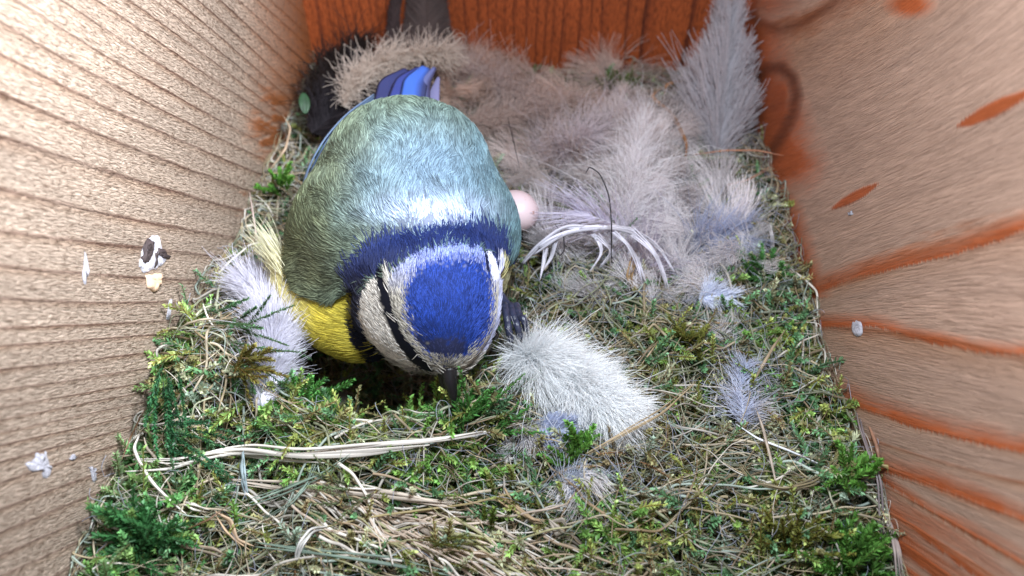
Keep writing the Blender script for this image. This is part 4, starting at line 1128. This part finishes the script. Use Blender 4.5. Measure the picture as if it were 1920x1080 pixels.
moss_sprig('green branching twig of moss reaching over the pale down at the left', 440, 615, .9, [(.7, -.7), (.85, -.55), (1, .25), (1, -.12), (.9, 0)], [2.0, 1.8, .9, 1.2, .8], (.06, .16, .06), .12, .06, 50, .25)
moss_sprig('olive yellow moss sprig under the branching twig', 440, 690, .7, fan(-60, 60, 6), .8, (.17, .15, .02), .16, .08)
moss_sprig('yellow green moss tuft in the right hand tangle', 1300, 660, .2, fan(20, 170, 9), .6, G4, .16, .08)
moss_sprig('green moss tuft beside the right wall below the quill stub', 1440, 520, .2, fan(20, 170, 9), .8, (.06, .2, .04), .17, .08)
moss_sprig('light green moss tuft poking up near the tail end of the bundle', 895, 1005, .2, fan(50, 120, 4), .6, (.17, .26, .03), .17, .08)
moss_sprig('pale green feathery moss lying over the broad split straw', 670, 925, .4, fan(150, 205, 7), 1.0, (.20, .27, .12), .13, .05, 44)
moss_sprig('olive green moss tongue at the bottom middle', 800, 1045, .35, fan(-30, 20, 5), 1.0, (.16, .19, .03), .13, .06, 44)
moss_sprig('small bright green shoot between the left wall and the back', 525, 355, .5, fan(40, 170, 6), .6, (.08, .24, .02), .17, .1)
moss_sprig('green moss fringe at the foot of the back panel', 1165, 175, .2, fan(20, 160, 8), .8, (.08, .12, .02), .16, .08)
moss_sprig('dull green moss patch behind the pinkish down', 1000, 165, .3, fan(20, 160, 8), .7, (.10, .14, .03), .16, .08)
moss_sprig('dark olive moss curls in the shade under the breast', 650, 735, -.3, fan(30, 150, 10), .9, (.12, .13, .02), .14, .07)

# small leaves
def leaf(lab, P3, nrm, L, W, col, ang):
    n = 14; V = []; F = []
    x_ = norm(np.cross(np.array([0, 0, 1.]), nrm)); y_ = np.cross(nrm, x_)
    ca, sa = math.cos(ang), math.sin(ang)
    a_, b_ = x_*ca+y_*sa, -x_*sa+y_*ca
    for i in range(n+1):
        t_ = i/n; w = W*math.sin(math.pi*min(1, t_*.93+.05))**.7
        for s_ in (-1, -.5, 0, .5, 1):
            V.append(a_*(t_*L)+b_*(s_*w*.5)+nrm*(.12*abs(s_)*W+.15*math.sin(t_*3)*L*.4))
    for i in range(n):
        for j in range(4): F.append((i*5+j, i*5+j+1, (i+1)*5+j+1, (i+1)*5+j))
    o = new_mesh('leaf', np.array(V), F, attr_mat('leaf', .5, .2, .4, 3), None, True, np.array(col)[None]*np.ones((len(V), 1)))
    m = o.modifiers.new('thick', 'SOLIDIFY'); m.thickness = .015
    o.location = P3
    return tag(o, lab, 'leaf')
leaf('small rounded green leaf between the left wall and the black feather', U(572, 214, 21.0), norm(-FW+np.array([.5, 0, .5])), .6, .3, (.02, .06, .025), 1.2)
leaf('withered grey brown leaf lying under the breast', S(625, 775, .1), norm(-FW+np.array([.3, 0, .2])), .6, .35, (.22, .18, .16), .8)
leaf('second withered curled leaf just right of the first under the breast', S(650, 785, .05), norm(-FW+np.array([-.3, 0, .2])), .5, .25, (.17, .13, .10), -.5)

# ------------------------------------------------------------------ droppings and marks on the walls
M_drop = simple('chalky_white', (.64, .63, .70), .8, .2, .9, 9, .28)
M_dropd = simple('dried_brown', (.055, .04, .04), .6, .3, .6, 6, .5)
M_chip = simple('tan_chip', (.72, .50, .34), .6, .3, .3, 4, .1)
def on_wall(px, py, side):
    A, B = (LA, LB) if side == 'L' else (RA, RB)
    P = wall_hit(px, py, A, B); d = norm(np.append(B-A, 0)); nn = np.array([-d[1], d[0], 0])
    if (nn[0] > 0) != (side == 'L'): nn = -nn
    return P, d, nn
def splat_mesh(pts, side, thick, c0):
    """outline in chart pixels laid on the wall, domed"""
    Q = [on_wall(x, y, side) for x, y in pts]
    nn = Q[0][2]; ctr = np.mean([q[0] for q in Q], 0)
    ring = []; m = len(pts)
    out = np.array([q[0] for q in Q])
    # subdivide outline with jitter
    o2 = []
    for i in range(m):
        a, b = out[i], out[(i+1) % m]
        for f in (0, .33, .66): o2.append(a*(1-f)+b*f+(rng.normal(size=3)*.02)*(1 if f else 0))
    o2 = np.array(o2); o2 -= ((o2-ctr)@nn)[:, None]*nn
    V = []; k = len(o2)
    for sc, h in ((1, .004), (.93, thick*.7), (.6, thick), (.3, thick*.9)):
        for p_ in o2: V.append(ctr+(p_-ctr)*sc+nn*(h*(1+.25*rng.normal()) if h > .01 else h))
    V.append(ctr+nn*thick)
    F = []
    for r in range(3):
        for i in range(k): F.append((r*k+i, r*k+(i+1) % k, (r+1)*k+(i+1) % k, (r+1)*k+i))
    for i in range(k): F.append((3*k+i, 3*k+(i+1) % k, 4*k))
    return np.array(V)-c0, F
def dropping(lab, shapes, side, parts=None):
    c0 = on_wall(*shapes[0][0][0], side)[0]
    e = empty('dropping', tuple(c0), lab, 'dropping', 'droppings on the side panels') if len(shapes) > 1 else None
    for pts, mat, th, nm in shapes:
        V, F = splat_mesh(pts, side, th, c0)
        o = new_mesh(nm if e else 'dropping', V, F, mat, None, True)
        if e: o.parent = e
        else:
            o.location = c0; tag(o, lab, 'dropping', 'droppings on the side panels')
dropping('ragged white dropping, largest of the pale marks low on the left panel', [([(46, 870), (62, 862), (66, 850), (78, 850), (86, 846), (90, 866), (96, 880), (92, 892), (80, 896), (78, 880), (60, 884)], M_drop, .035, 'splash')], 'L')
dropping('tiny white dropping right of the ragged one on the left panel', [([(128, 860), (138, 851), (144, 855), (138, 862)], M_drop, .03, 'splash')], 'L')
dropping('narrow white dropping low on the left panel, closest to the moss', [([(165, 876), (172, 874), (180, 878), (178, 890), (180, 900), (174, 903), (170, 888)], M_drop, .03, 'splash')], 'L')
dropping('mottled white and dark dropping with a tan chip on the left panel', [
    ([(272, 455), (285, 441), (298, 446), (305, 470), (312, 486), (300, 500), (288, 505), (268, 512), (260, 500), (264, 475)], M_drop, .05, 'splash'),
    ([(266, 470), (276, 446), (285, 452), (281, 472), (273, 494), (263, 492)], M_dropd, .085, 'dark_crust'), ([(292, 462), (306, 472), (318, 482), (303, 484), (292, 478)], M_dropd, .08, 'dark_crust'), ([(286, 474), (291, 470), (291, 498), (285, 503)], M_dropd, .08, 'dark_crust'),
    ([(272, 516), (290, 512), (303, 516), (300, 534), (290, 546), (276, 540)], M_chip, .07, 'chip')], 'L')
dropping('thin white streak above the ragged marks on the left panel', [([(157, 486), (160, 474), (164, 490), (166, 508), (160, 534), (154, 520)], M_drop, .02, 'splash')], 'L')
dropping('slim white streak right of the tan chip on the left panel', [([(316, 566), (322, 560), (322, 576), (316, 600), (311, 598)], M_drop, .025, 'splash')], 'L')
dropping('small white drip on the right panel above the second resin band', [([(1598, 606), (1606, 600), (1616, 606), (1618, 624), (1608, 632), (1598, 622)], M_drop, .03, 'splash')], 'R')
dropping('white speck high on the right panel left of the short resin slit', [([(1590, 398), (1598, 395), (1600, 402), (1592, 404)], M_drop, .025, 'splash')], 'R')
